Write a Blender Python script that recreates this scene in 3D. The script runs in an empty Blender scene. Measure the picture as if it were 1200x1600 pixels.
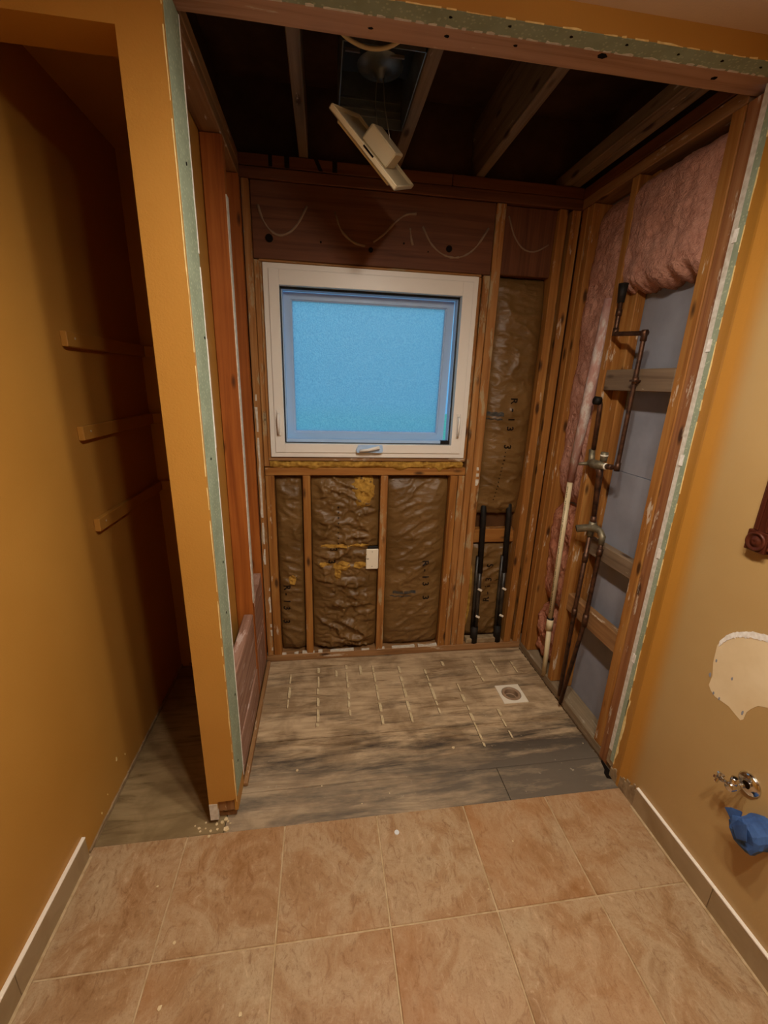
import bpy, bmesh, math, random
from mathutils import Vector, Matrix, noise
random.seed(7)
S = bpy.context.scene
COL = S.collection
R = math.radians

# ------------------------------------------------------------------ camera
cam_d = bpy.data.cameras.new('camera'); cam = bpy.data.objects.new('camera', cam_d); COL.objects.link(cam)
cam_d.sensor_fit = 'HORIZONTAL'; cam_d.sensor_width = 36; cam_d.lens = 658.5 * 36 / 1200
cam_d.clip_start = 0.02
def cam_axes(yaw, pitch, roll):
    cy, sy, cp, sp = math.cos(yaw), math.sin(yaw), math.cos(pitch), math.sin(pitch)
    f = Vector((sy*cp, cy*cp, -sp)); r = Vector((cy, -sy, 0)); u = r.cross(f)
    cr, sr = math.cos(roll), math.sin(roll)
    return r*cr + u*sr, -r*sr + u*cr, f
r_, u_, f_ = cam_axes(R(8.49), R(17.06), R(1.86))
cam.matrix_world = Matrix(((r_.x, u_.x, -f_.x, 0), (r_.y, u_.y, -f_.y, 0), (r_.z, u_.z, -f_.z, 1.52), (0, 0, 0, 1)))
S.camera = cam

# ------------------------------------------------------------------ world, exposure
S.view_settings.view_transform = 'Standard'; S.view_settings.look = 'None'
S.view_settings.gamma = 1; S.view_settings.use_curve_mapping = False
S.view_settings.exposure = 0.37
LAMP_POWER = 470.0           # emission strength of each ceiling lamp diffuser
LAMP_COLOR = (1.0, 0.90, 0.77)
SKY_STRENGTH = 0.80
w = bpy.data.worlds.new('dusk_sky'); S.world = w; w.use_nodes = True
nt = w.node_tree; nt.nodes.clear()
tc = nt.nodes.new('ShaderNodeTexCoord'); sp = nt.nodes.new('ShaderNodeSeparateXYZ')
rp = nt.nodes.new('ShaderNodeValToRGB'); bg = nt.nodes.new('ShaderNodeBackground'); ou = nt.nodes.new('ShaderNodeOutputWorld')
rp.color_ramp.elements[0].position = 0.0; rp.color_ramp.elements[0].color = (0.14, 0.38, 0.68, 1)
rp.color_ramp.elements[1].position = 0.3; rp.color_ramp.elements[1].color = (0.19, 0.58, 0.92, 1)
nt.links.new(tc.outputs['Generated'], sp.inputs[0]); nt.links.new(sp.outputs['Z'], rp.inputs[0])
nt.links.new(rp.outputs[0], bg.inputs[0]); bg.inputs[1].default_value = SKY_STRENGTH; nt.links.new(bg.outputs[0], ou.inputs[0])

# ------------------------------------------------------------------ material helpers
def lin(h):
    v = [int(h[i:i+2], 16) / 255 for i in (0, 2, 4)]
    return tuple((c/12.92 if c <= .04045 else ((c+.055)/1.055)**2.4) for c in v) + (1,)
class MT:
    """small node builder around one Principled BSDF"""
    def __init__(s, name, rough=.6, spec=.3, metal=0):
        s.m = bpy.data.materials.new(name); s.m.use_nodes = True; s.t = s.m.node_tree
        s.b = s.t.nodes['Principled BSDF']; s.o = s.t.nodes['Material Output']
        s.b.inputs['Roughness'].default_value = rough; s.b.inputs['Metallic'].default_value = metal
        s.b.inputs['Specular IOR Level'].default_value = spec
        s.tc = s.t.nodes.new('ShaderNodeTexCoord'); s.oi = s.t.nodes.new('ShaderNodeObjectInfo')
        s.base = None
    def link(s, a, b): s.t.links.new(a, b)
    def coord(s, scale=(1, 1, 1), rnd=True, rot=(0, 0, 0)):
        mp = s.t.nodes.new('ShaderNodeMapping'); mp.inputs['Scale'].default_value = scale; mp.inputs['Rotation'].default_value = rot
        if rnd:
            vm = s.t.nodes.new('ShaderNodeVectorMath'); vm.operation = 'MULTIPLY_ADD'
            vm.inputs[1].default_value = (1, 1, 1)
            s.link(s.tc.outputs['Object'], vm.inputs[0])
            m2 = s.t.nodes.new('ShaderNodeMath'); m2.operation = 'MULTIPLY'; m2.inputs[1].default_value = 37.0
            s.link(s.oi.outputs['Random'], m2.inputs[0]); s.link(m2.outputs[0], vm.inputs[2]); s.link(vm.outputs[0], mp.inputs[0])
        else: s.link(s.tc.outputs['Object'], mp.inputs[0])
        return mp.outputs[0]
    def noise(s, co, scale=5, detail=4, rough=.55, dist=0):
        n = s.t.nodes.new('ShaderNodeTexNoise'); n.inputs['Scale'].default_value = scale; n.inputs['Detail'].default_value = detail
        n.inputs['Roughness'].default_value = rough; n.inputs['Distortion'].default_value = dist
        s.link(co, n.inputs['Vector']); return n.outputs['Fac']
    def voro(s, co, scale=5, feat='F1'):
        n = s.t.nodes.new('ShaderNodeTexVoronoi'); n.feature = feat; n.inputs['Scale'].default_value = scale
        s.link(co, n.inputs['Vector']); return n.outputs['Distance']
    def ramp(s, fac, stops, interp='LINEAR'):
        n = s.t.nodes.new('ShaderNodeValToRGB'); n.color_ramp.interpolation = interp
        e = n.color_ramp.elements
        while len(e) < len(stops): e.new(.5)
        for i, (p, c) in enumerate(stops):
            e[i].position = p; e[i].color = lin(c) if isinstance(c, str) else (c, c, c, 1)
        s.link(fac, n.inputs[0]); return n.outputs[0]
    def mix(s, fac, a, b, mode='MIX'):
        n = s.t.nodes.new('ShaderNodeMix'); n.data_type = 'RGBA'; n.blend_type = mode
        for v, i in ((fac, 0), (a, 6), (b, 7)):
            if isinstance(v, (int, float)): n.inputs[i].default_value = v
            elif isinstance(v, str): n.inputs[i].default_value = lin(v)
            else: s.link(v, n.inputs[i])
        return n.outputs[2]
    def math(s, op, a, b=None):
        n = s.t.nodes.new('ShaderNodeMath'); n.operation = op
        for i, v in enumerate((a, b)):
            if v is None: continue
            if isinstance(v, (int, float)): n.inputs[i].default_value = v
            else: s.link(v, n.inputs[i])
        return n.outputs[0]
    def sep(s, co):
        n = s.t.nodes.new('ShaderNodeSeparateXYZ'); s.link(co, n.inputs[0]); return n.outputs
    def maprange(s, v, a, b, c=0, d=1):
        n = s.t.nodes.new('ShaderNodeMapRange'); n.interpolation_type = 'SMOOTHSTEP'
        n.inputs[1].default_value = a; n.inputs[2].default_value = b; n.inputs[3].default_value = c; n.inputs[4].default_value = d
        s.link(v, n.inputs[0]); return n.outputs[0]
    def color(s, c):
        if isinstance(c, str): s.b.inputs['Base Color'].default_value = lin(c)
        else: s.link(c, s.b.inputs['Base Color'])
    def bump(s, h, strength=.3, dist=.01):
        n = s.t.nodes.new('ShaderNodeBump'); n.inputs['Strength'].default_value = strength; n.inputs['Distance'].default_value = dist
        s.link(h, n.inputs['Height']); s.link(n.outputs[0], s.b.inputs['Normal'])

def wood(name, base, dark, light=None, axis='z', wear=0.0, wearcol='c9b8a0', rough=.62, knots=True):
    t = MT(name, rough, .25); light = light or base
    k = {'x': 0, 'y': 1, 'z': 2}[axis]
    sc = [42, 42, 42]; sc[k] = 1.6
    g = t.noise(t.coord(sc), 1.0, 5, .6, .6)
    col = t.ramp(g, ((.28, dark), (.5, base), (.72, light)))
    big = t.noise(t.coord((3, 3, 3)), 1.0, 3)
    col = t.mix(t.ramp(big, ((.3, .0), (.75, .45))), col, dark)
    if knots:
        sk = [15, 15, 15]; sk[k] = 5
        d = t.voro(t.coord(sk), 1.0)
        col = t.mix(t.ramp(d, ((.09, .85), (.19, 0.0))), col, '2a1408')
    if wear:
        sw = [30, 30, 30]; sw[k] = 6
        wv = t.noise(t.coord(sw), 1.0, 6, .7)
        col = t.mix(t.ramp(wv, ((.66 - wear*.25, 0.0), (.70 - wear*.2, .85))), col, wearcol)
    t.color(col); t.bump(g, .25, .002)
    return t.m
M = {}
for ax in 'xyz':
    M['fir_'+ax] = wood('fir_framing_'+ax, 'a26c32', '7a491c', 'b58648', ax, wear=.18)
    M['redfir_'+ax] = wood('red_fir_'+ax, 'a05a22', '7c3d12', 'b46a2c', ax)
    M['beam_'+ax] = wood('dark_beam_'+ax, '6b4026', '4d2c18', '784a2e', ax, knots=False)
    M['old_'+ax] = wood('aged_framing_'+ax, '9a7148', '6b4a2c', 'ad8459', ax, wear=.22)
    M['pink_'+ax] = wood('pinkish_board_'+ax, 'a07a66', '7c5846', 'b3907e', ax, wear=.28, wearcol='c8b2a8', knots=False)
    M['dusty_'+ax] = wood('dusty_plate_'+ax, '8d7a60', '6b5a44', '9e8c72', ax, wear=.3, wearcol='a89a84', knots=False)
    M['soffit_'+ax] = wood('header_soffit_'+ax, 'b89072', '987052', 'c49c7e', ax, wear=.1, knots=False)
    M['reddish_'+ax] = wood('reddish_stud_'+ax, '96643c', '74452a', 'a87850', ax, wear=.25)
    M['joist_'+ax] = wood('attic_joist_'+ax, '7d6852', '5a4735', '8c765e', ax, wear=.05)
    M['worn_'+ax] = wood('plaster_smeared_framing_'+ax, 'a5703a', '76481e', 'b98a55', ax, wear=.45, wearcol='a8946f')

def paint(name, c, c2, spec=.35, rough=.5):
    t = MT(name, rough, spec)
    n = t.noise(t.coord((1, 1, 1), False), 2.2, 3)
    t.color(t.mix(t.ramp(n, ((.35, 0.0), (.7, 1.0))), c, c2))
    t.bump(t.noise(t.coord((1, 1, 1), False), 190, 3), .16, .003)
    return t.m
M['ochre'] = paint('ochre_wall_paint', 'b4833a', 'ad7c34')
M['tan'] = paint('tan_wall_paint', 'b48d57', 'ac844d', .5, .42)
M['ceil'] = paint('ceiling_paint', 'cdb9a6', 'c6b09c', .2, .7)
def plain(name, c, rough=.5, spec=.4, metal=0, c2=None, scale=40, bump=0):
    t = MT(name, rough, spec, metal)
    if c2:
        n = t.noise(t.coord((1, 1, 1)), scale, 5)
        t.color(t.mix(t.ramp(n, ((.35, 0.0), (.68, 1.0))), c, c2))
        if bump: t.bump(n, bump, .004)
    else: t.color(c)
    return t.m
M['gypsum'] = plain('bare_gypsum', 'd9d3c6', .9, .1, 0, 'bfb5a4', 60, .4)
M['paperback'] = plain('grey_drywall_paper', '93939a', .85, .1, 0, '84838a', 6)
M['torn'] = plain('torn_drywall_paper', 'e0cba4', .85, .15, 0, 'd6be94', 9)
M['crust'] = plain('white_plaster_crust', 'f0ece4', .9, .1, 0, 'd8d0c4', 80, .5)
M['yellowline'] = plain('cream_paint_edge', 'efd99c', .8, .2, 0, 'd8bd7c', 60)
M['vinyl'] = plain('white_vinyl', 'e6e0d6', .38, .45)
M['sash'] = plain('sash_vinyl', 'a9c6e8', .35, .45)  # blue cast of the daylight painted into the white vinyl's colour
M['black'] = plain('black_plastic', '0d0d0e', .4, .4)
M['blackpipe'] = plain('black_abs_pipe', '241d17', .65, .25, 0, '0e0c0a', 30)
M['greypipe'] = plain('grey_lower_pipe', '3a332b', .4, .4, 0, '17130f', 25)
M['whiteplastic'] = plain('white_plastic', 'e9dfca', .45, .4)
M['screw'] = plain('plate_screw', 'b9ab92', .4, .5)
M['grille'] = plain('aged_white_plastic', 'd2c3a2', .5, .35, 0, 'c6b590', 8)
M['copper'] = plain('tarnished_copper', '6b4a36', .48, .5, .75, '3c2a20', 35)
M['brass'] = plain('dull_brass_fitting', '8d8268', .5, .5, .6, '5e5543', 45)
M['chrome'] = plain('chrome', 'd8d6d2', .12, .5, 1)
M['steel'] = plain('galvanised_steel', '8f979b', .42, .5, .8, '6a7175', 9)
M['steeldark'] = plain('dark_steel', '2c2e30', .5, .5, .6)
M['pvc'] = plain('cream_pvc', 'dccba4', .4, .4, 0, 'cdb98e', 12)
M['drainring'] = plain('brownish_drain_ring', 'a88c70', .5, .35, 0, '8f7358', 20)
M['ink'] = plain('black_ink', '1a0e06', .7, .2)
M['inkblue'] = plain('blue_grey_ink', '3a3a3a', .7, .2, 0, '54493a', 60)
M['filler'] = plain('pale_filler', 'd8c7a2', .9, .1, 0, 'c0aa80', 60)
M['adhesive'] = plain('dried_adhesive', '8d745c', .7, .2)
M['bluetape'] = plain('blue_masking_tape', '3f5f93', .65, .25, 0, '2c4573', 25)
M['mahogany'] = wood('dark_stained_moulding', '4c2214', '2c0f08', '5f3020', 'z', knots=False, rough=.35)
M['mirror'] = plain('mirror_glass', 'dfe3e2', .03, .5, 1)
M['cable'] = plain('cable_sheath', 'bfae8c', .55, .3)
M['wire'] = plain('spring_wire', 'b9b6b0', .3, .5, .9)
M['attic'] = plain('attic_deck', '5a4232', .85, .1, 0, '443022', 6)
M['sheath'] = plain('sheathing_board', '5a3a20', .8, .15, 0, '452b16', 8)
M['hole'] = plain('nail_hole_shadow', '17100a', .9, .1)
M['lawn'] = plain('lawn', 'a8d8b0', .9, .1, 0, '94c89c', 3)
M['mortar'] = plain('broken_mortar', 'a08a6a', .9, .1, 0, '7c6549', 30, .5)
M['chip'] = plain('plaster_chip', 'd9c6a0', .85, .15, 0, 'c2a97d', 50)
M['foamyellow'] = plain('yellow_fibre', 'b98f42', .95, .05, 0, '8a6428', 45, .8)
M['grout'] = plain('grout', 'c4ac88', .9, .1, 0, 'ad936c', 40)
M['trimwhite'] = plain('white_edge_strip', 'efe6d6', .45, .4)
M['dotwhite'] = plain('grey_white_plastic', 'cfd2d4', .5, .4)
def lampmat():
    t = MT('lamp_diffuser_glow', .5)
    t.b.inputs['Base Color'].default_value = (.9, .9, .9, 1)
    t.b.inputs['Emission Color'].default_value = LAMP_COLOR + (1,); t.b.inputs['Emission Strength'].default_value = LAMP_POWER
    return t.m
M['lamp'] = lampmat()
def shademat():
    t = MT('frosted_shade_glow', .5)
    t.b.inputs['Base Color'].default_value = (.8, .78, .74, 1)
    t.b.inputs['Emission Color'].default_value = LAMP_COLOR + (1,); t.b.inputs['Emission Strength'].default_value = LAMP_POWER*.025
    return t.m
M['shade'] = shademat()
def green():
    t = MT('green_drywall_paper', .85, .1)
    n = t.noise(t.coord((1, 1, 1), False), 14, 4)
    c = t.mix(t.ramp(n, ((.35, 0.0), (.7, 1.0))), '98a28a', '8a947c')
    d = t.voro(t.coord((1, 1, 1), False), 95)
    c = t.mix(t.ramp(d, ((.22, .6), (.34, 0.0))), c, 'b3b99c')
    t.color(c); return t.m
M['green'] = green()
def kraft():
    t = MT('kraft_paper_facing', .42, .42)
    n = t.noise(t.coord((2.5, 2.5, 7)), 1.0, 5)
    t.color(t.mix(t.ramp(n, ((.35, 0.0), (.7, 1.0))), '775830', '5f431e'))
    r = t.noise(t.coord((9, 9, 22)), 1.0, 6, .6, .8)
    t.bump(r, .55, .012); return t.m
M['kraft'] = kraft()
def pinkwool(name, a, b, dark):
    t = MT(name, .97, .03)
    n = t.noise(t.coord((1, 1, 1)), 16, 6, .65, .6)
    c = t.mix(t.ramp(n, ((.32, 0.0), (.68, 1.0))), a, b)
    n2 = t.noise(t.coord((1, 1, 1)), 45, 5, .7, .5)
    c = t.mix(t.ramp(n2, ((.30, .55), (.46, 0.0))), c, dark)
    t.color(c); t.bump(n2, .9, .02); return t.m
M['pink'] = pinkwool('pink_glass_wool', 'c08a76', 'd09e8a', '8a5442')
M['pinkdirty'] = pinkwool('dusty_pink_glass_wool', 'b8765c', 'cc9072', '6e3c26')
def fuzzpipe():
    t = MT('wool_coated_pipe', .85, .15)
    n = t.noise(t.coord((14, 14, 5)), 1.0, 6, .7)
    t.color(t.ramp(n, ((.36, 'a8746a'), (.5, 'b89488'), (.58, 'cfc6bd'), (.66, '9a6a5a')))); t.bump(n, .6, .01); return t.m
M['fuzz'] = fuzzpipe()
def plywood(name, c1, c2, dark, stain):
    t = MT(name, .72, .25)
    co = t.coord((4, 34, 1), False)
    g = t.noise(co, 1.0, 6, .65, .9)
    c = t.ramp(g, ((.30, dark), (.46, c1), (.7, c2)))
    big = t.noise(t.coord((1, 1, 1), False), 5.5, 5, .6, .4)
    c = t.mix(t.ramp(big, ((.44, 0.0), (.62, .62))), c, dark)
    if stain:
        xyz = t.sep(t.tc.outputs['Object'])
        n = t.noise(t.coord((2.4, 15, 1), False), 1.0, 7, .7, .25)
        my = t.maprange(xyz[1], 1.66, 1.30)                 # water stains by the old curb
        mx = t.maprange(xyz[0], .1, .95, .60, 1.25)
        wgt = t.math('MULTIPLY', my, mx)
        thr = t.math('ADD', n, t.math('MULTIPLY', wgt, .22))
        c = t.mix(t.ramp(thr, ((.53, 0.0), (.76, .95))), c, '2e2722')
        g2 = t.maprange(xyz[1], 1.5, 1.25, 0, .38)
        c = t.mix(g2, c, '8f8270')
        sp2 = t.noise(t.coord((1, 1, 1), False), 26, 5, .7)
        c = t.mix(t.ramp(sp2, ((.66, 0.0), (.72, .6))), c, 'b8aa90')
    t.color(c); t.bump(g, .3, .004); return t.m
M['ply'] = plywood('stained_plywood', 'b49a78', 'ccb28e', '765d40', True)
M['plycloset'] = plywood('dusty_closet_subfloor', '8a7552', '9a8560', '6a5738', False)
M['plyedge'] = plain('plywood_edge', '4b3722', .9, .1)
def tile():
    t = MT('slate_look_tile', .42, .38)
    n = t.noise(t.coord((6, 6, 6)), 1.0, 7, .68, 1.0)
    c = t.ramp(n, ((.28, '86643f'), (.43, 'a0805c'), (.56, 'b19876'), (.72, '967856')))
    fl = t.noise(t.coord((34, 17, 20), True, (0, 0, .6)), 1.0, 7, .7, 1.8)
    c = t.mix(t.ramp(fl, ((.32, .6), (.47, 0.0))), c, '6a4526')
    c = t.mix(t.ramp(fl, ((.56, 0.0), (.70, .6))), c, 'ccb291')
    fine = t.noise(t.coord((1, 1, 1)), 220, 4, .7)
    c = t.mix(t.ramp(fine, ((.3, .35), (.5, 0.0))), c, '7a573a')
    w1 = t.noise(t.coord((2.2, 2.2, 2.2)), 1.0, 3)
    rn = t.math('MULTIPLY', t.ramp(t.oi.outputs['Random'], ((0.0, .25), (1.0, 1.0))), t.ramp(w1, ((.35, 0.0), (.7, .65))))
    c = t.mix(rn, c, 'a0642c')
    t.color(c); t.bump(fl, .28, .003); return t.m
M['tile'] = tile()
def basetile():
    t = MT('grey_beige_base_tile', .35, .4)
    n = t.noise(t.coord((8, 8, 8)), 1.0, 5, .6, .8)
    t.color(t.ramp(n, ((.3, '8d7552'), (.6, '9e8765')))); return t.m
M['basetile'] = basetile()
def frosted():
    m = bpy.data.materials.new('pebbled_frosted_glass'); m.use_nodes = True; t = m.node_tree; t.nodes.clear()
    o = t.nodes.new('ShaderNodeOutputMaterial'); tr = t.nodes.new('ShaderNodeBsdfTranslucent'); rf = t.nodes.new('ShaderNodeBsdfRefraction')
    gl = t.nodes.new('ShaderNodeBsdfGlossy'); mx = t.nodes.new('ShaderNodeMixShader'); m2 = t.nodes.new('ShaderNodeMixShader')
    tcn = t.nodes.new('ShaderNodeTexCoord'); nz = t.nodes.new('ShaderNodeTexNoise'); bp = t.nodes.new('ShaderNodeBump')
    cr = t.nodes.new('ShaderNodeValToRGB')
    nz.inputs['Scale'].default_value = 170; nz.inputs['Detail'].default_value = 3
    t.links.new(tcn.outputs['Object'], nz.inputs['Vector']); t.links.new(nz.outputs['Fac'], bp.inputs['Height'])
    cr.color_ramp.elements[0].position = .35; cr.color_ramp.elements[0].color = (.72, .78, .84, 1)
    cr.color_ramp.elements[1].position = .65; cr.color_ramp.elements[1].color = (.98, .99, 1, 1)
    t.links.new(nz.outputs['Fac'], cr.inputs[0]); t.links.new(cr.outputs[0], tr.inputs[0]); t.links.new(cr.outputs[0], rf.inputs[0])
    bp.inputs['Strength'].default_value = .6; bp.inputs['Distance'].default_value = .004
    rf.inputs['Roughness'].default_value = .35; rf.inputs['IOR'].default_value = 1.08
    t.links.new(bp.outputs[0], rf.inputs['Normal']); t.links.new(bp.outputs[0], gl.inputs['Normal'])
    gl.inputs['Roughness'].default_value = .3
    mx.inputs[0].default_value = .45; m2.inputs[0].default_value = .04
    t.links.new(tr.outputs[0], mx.inputs[1]); t.links.new(rf.outputs[0], mx.inputs[2])
    t.links.new(mx.outputs[0], m2.inputs[1]); t.links.new(gl.outputs[0], m2.inputs[2]); t.links.new(m2.outputs[0], o.inputs[0])
    return m
M['glass'] = frosted()

# ------------------------------------------------------------------ object helpers
def tag(o, label=None, cat=None, group=None, kind=None):
    if label: o['label'] = label
    if cat: o['category'] = cat
    if group: o['group'] = group
    if kind: o['kind'] = kind
    return o
def root(name, loc=(0, 0, 0), label=None, cat=None, group=None, kind=None):
    o = bpy.data.objects.new(name, None); COL.objects.link(o); o.location = loc; o.empty_display_size = .05
    return tag(o, label, cat, group, kind)
def wpos(p):
    v = Vector((0, 0, 0))
    while p is not None: v = v + Vector(p.location); p = p.parent
    return v
def link(name, bm, mat, parent=None, loc=None, smooth=False, label=None):
    """bm is in world coordinates; the object origin goes to parent's place (or loc)"""
    off = wpos(parent) if parent else Vector(loc or (0, 0, 0))
    bmesh.ops.recalc_face_normals(bm, faces=bm.faces)
    bmesh.ops.translate(bm, verts=bm.verts, vec=-off)
    me = bpy.data.meshes.new(name); bm.to_mesh(me); bm.free()
    for mm in (mat if isinstance(mat, (list, tuple)) else [mat]): me.materials.append(mm)
    if smooth:
        for p in me.polygons: p.use_smooth = True
    o = bpy.data.objects.new(name, me); COL.objects.link(o)
    if parent: o.parent = parent
    else: o.location = off
    if label: o['label'] = label
    return o
def addbox(bm, x0, x1, y0, y1, z0, z1, bev=0.0, mtx=None):
    r = bmesh.ops.create_cube(bm, size=1.0); vs = r['verts']
    for v in vs:
        v.co = Vector(((x0+x1)/2 + v.co.x*(x1-x0), (y0+y1)/2 + v.co.y*(y1-y0), (z0+z1)/2 + v.co.z*(z1-z0)))
    if bev:
        es = list({e for v in vs for e in v.link_edges})
        rr = bmesh.ops.bevel(bm, geom=es, offset=bev, segments=1, affect='EDGES'); vs = list({v for f in rr['faces'] for v in f.verts} | {v for v in vs if v.is_valid})
    if mtx: bmesh.ops.transform(bm, matrix=mtx, verts=[v for v in vs if v.is_valid])
    return vs
def box(name, x0, x1, y0, y1, z0, z1, mat, parent=None, bev=0.0, loc=None, label=None):
    bm = bmesh.new(); addbox(bm, x0, x1, y0, y1, z0, z1, bev)
    return link(name, bm, mat, parent, loc, label=label)
def board(name, x0, x1, y0, y1, z0, z1, fam, parent, bev=.003, rough=.0012, label=None):
    """a length of lumber: eased edges and a slightly wavy outline"""
    d = {'x': x1-x0, 'y': y1-y0, 'z': z1-z0}; ax = max(d, key=d.get); k = 'xyz'.index(ax)
    bm = bmesh.new(); vs = addbox(bm, x0, x1, y0, y1, z0, z1, bev)
    es = [e for e in bm.edges if abs((e.verts[0].co - e.verts[1].co)[k]) > .5*d[ax]]
    n = max(2, min(14, int(d[ax]/.12)))
    bmesh.ops.subdivide_edges(bm, edges=es, cuts=n, use_grid_fill=True)
    sd = random.random()*50
    for v in bm.verts:
        c = v.co
        p = Vector((c[k]*2.3 + sd, sd, 0)); q = Vector((c[k]*9 + sd*2, c[(k+1) % 3]*40, c[(k+2) % 3]*40))
        o = [0, 0, 0]; o[(k+1) % 3] = noise.noise(p)*rough*1.5 + noise.noise(q)*rough*.6; o[(k+2) % 3] = noise.noise(p+Vector((9, 3, 1)))*rough*1.5
        v.co = c + Vector(o)
    return link(name, bm, M[fam+'_'+ax] if fam+'_'+ax in M else M[fam], parent, label=label)
def tube(bm, pts, r, n=10, cap=True):
    pts = [Vector(p) for p in pts]; rs = r if isinstance(r, (list, tuple)) else [r]*len(pts); rings = []; prev = None
    for i, p in enumerate(pts):
        a = pts[max(i-1, 0)]; b = pts[min(i+1, len(pts)-1)]; t = (b-a)
        if t.length < 1e-9: t = Vector((0, 0, 1))
        t.normalize()
        if prev is None:
            s = t.cross(Vector((0, 0, 1)) if abs(t.z) < .9 else Vector((1, 0, 0))).normalized()
        else: s = (prev - t*prev.dot(t)).normalized()
        prev = s; q = t.cross(s)
        rings.append([bm.verts.new(p + (s*math.cos(2*math.pi*j/n) + q*math.sin(2*math.pi*j/n))*rs[i]) for j in range(n)])
    for A, B in zip(rings, rings[1:]):
        for j in range(n): bm.faces.new((A[j], A[(j+1) % n], B[(j+1) % n], B[j]))
    if cap: bm.faces.new(rings[0]); bm.faces.new(rings[-1])
def bend(pts, r=.012, n=5):
    """round the corners of a polyline"""
    P = [Vector(p) for p in pts]; out = [P[0]]
    for a, b, c in zip(P, P[1:], P[2:]):
        u = (a-b).normalized()*min(r, (a-b).length*.45); v = (c-b).normalized()*min(r, (c-b).length*.45)
        for i in range(n+1):
            t = i/n; out.append((b+u)*(1-t)**2 + b*2*t*(1-t) + (b+v)*t*t)
    return out + [P[-1]]
def pipe(name, pts, r, mat, parent=None, n=12, rnd=.02, loc=None, label=None):
    bm = bmesh.new()
    if rnd and len(pts) > 2:
        q = bend(pts, rnd)
        if isinstance(r, (list, tuple)): r = [r[0] if i == 0 else r[-1] if i == len(q)-1 else r[1+(i-1)//6] for i in range(len(q))]
        pts = q
    tube(bm, pts, r, n); return link(name, bm, mat, parent, loc, True, label)
def lathe(bm, prof, n=24, mtx=None):
    """prof: (radius, height) pairs turned about z"""
    rings = []
    for r, h in prof:
        rings.append([bm.verts.new((r*math.cos(2*math.pi*j/n), r*math.sin(2*math.pi*j/n), h)) for j in range(n)] if r > 1e-6 else [bm.verts.new((0, 0, h))])
    for A, B in zip(rings, rings[1:]):
        for j in range(n):
            k = (j+1) % n
            if len(A) == 1 and len(B) == 1: continue
            if len(A) == 1: bm.faces.new((A[0], B[j], B[k]))
            elif len(B) == 1: bm.faces.new((A[j], A[k], B[0]))
            else: bm.faces.new((A[j], A[k], B[k], B[j]))
    vs = [v for r in rings for v in r]
    if mtx: bmesh.ops.transform(bm, matrix=mtx, verts=vs)
    return vs
def poly(bm, pts, ext):
    """flat outline pts extruded by vector ext"""
    a = [bm.verts.new(p) for p in pts]; f = bm.faces.new(a)
    r = bmesh.ops.extrude_face_region(bm, geom=[f])
    bmesh.ops.translate(bm, verts=[v for v in r['geom'] if isinstance(v, bmesh.types.BMVert)], vec=ext)
def grid(bm, nu, nv, fn):
    V = [[bm.verts.new(fn(i/nu, j/nv)) for i in range(nu+1)] for j in range(nv+1)]
    for j in range(nv):
        for i in range(nu): bm.faces.new((V[j][i], V[j][i+1], V[j+1][i+1], V[j+1][i]))
    return V

# ------------------------------------------------------------------ key places (metres)
YB = 2.077; XS = 1.172; XR = 1.160; XP = -.313; XL = -.781; YP = 1.17; ZC = 2.349; ZS = 2.30

# ================================================================== SETTING
# ---- floor
floor = root('floor', (0, 0, -.02), kind='structure')
box('grout_bed', XL, XR+.01, -1.3, 1.137, -.02, .0005, M['grout'], floor)
xs = [XL+.002, -.477, -.149, .179, .507, .835, 1.158]; ys = [1.137, .803, .472, .141, -.19, -.52, -.85, -1.18]
for a in range(len(xs)-1):
    for b in range(len(ys)-1):
        g = .0022; y0, y1 = ys[b+1]+g, ys[b]-(g if b else 0)
        bm = bmesh.new(); addbox(bm, xs[a]+g, xs[a+1]-g, y0, y1, -.012, .004 + random.uniform(-.0006, .0006), .0016)
        link('floor_tile', bm, M['tile'], floor)
def sheet(name, x0, x1, y0, y1, mat, hole=None):
    bm = bmesh.new(); h = random.uniform(-.0007, .0003); g = .0012
    x0 += g; x1 -= g; y0 += g; y1 -= g
    if not hole: addbox(bm, x0, x1, y0, y1, -.019, h, .001)
    else:
        a, b, c, d = hole
        addbox(bm, x0, a, y0, y1, -.019, h); addbox(bm, b, x1, y0, y1, -.019, h)
        addbox(bm, a, b, y0, c, -.019, h); addbox(bm, a, b, d, y1, -.019, h)
    return link(name, bm, mat, floor)
sheet('plywood_sheet', -.36, .70, 1.138, 1.283, M['ply']); sheet('plywood_sheet', .70, 1.262, 1.138, 1.283, M['ply'])
sheet('plywood_sheet', -.36, 1.262, 1.283, 1.517, M['ply'])
sheet('plywood_sheet', -.36, 1.262, 1.517, 2.166, M['ply'], (.884, 1.014, 1.629, 1.759))
sheet('plywood_sheet', XL, -.36, 1.138, 2.10, M['plycloset'])
box('void_under_floor', XL, 1.3, -1.3, 2.2, -.14, -.10, M['hole'], floor)
box('joist_side', .85, .87, 1.5, 1.9, -.11, -.02, M['plyedge'], floor)
bm = bmesh.new(); poly(bm, [(1.135, 1.185, 0), (1.152, 1.178, 0), (1.170, 1.190, 0), (1.171, 1.27, 0), (1.160, 1.262, 0), (1.152, 1.225, 0), (1.138, 1.208, 0)], (0, 0, .0012)); link('rotted_corner', bm, M['hole'], floor)
bm = bmesh.new()
for k in range(60):
    y = 1.26 + k*.0135; poly(bm, [(1.1715, y, 0), (1.1715, y+.0135, 0), (1.168-random.random()*.006, y+.0135, 0), (1.168-random.random()*.006, y, 0)], (0, 0, .001))
link('dirt_line', bm, M['plyedge'], floor)
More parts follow.
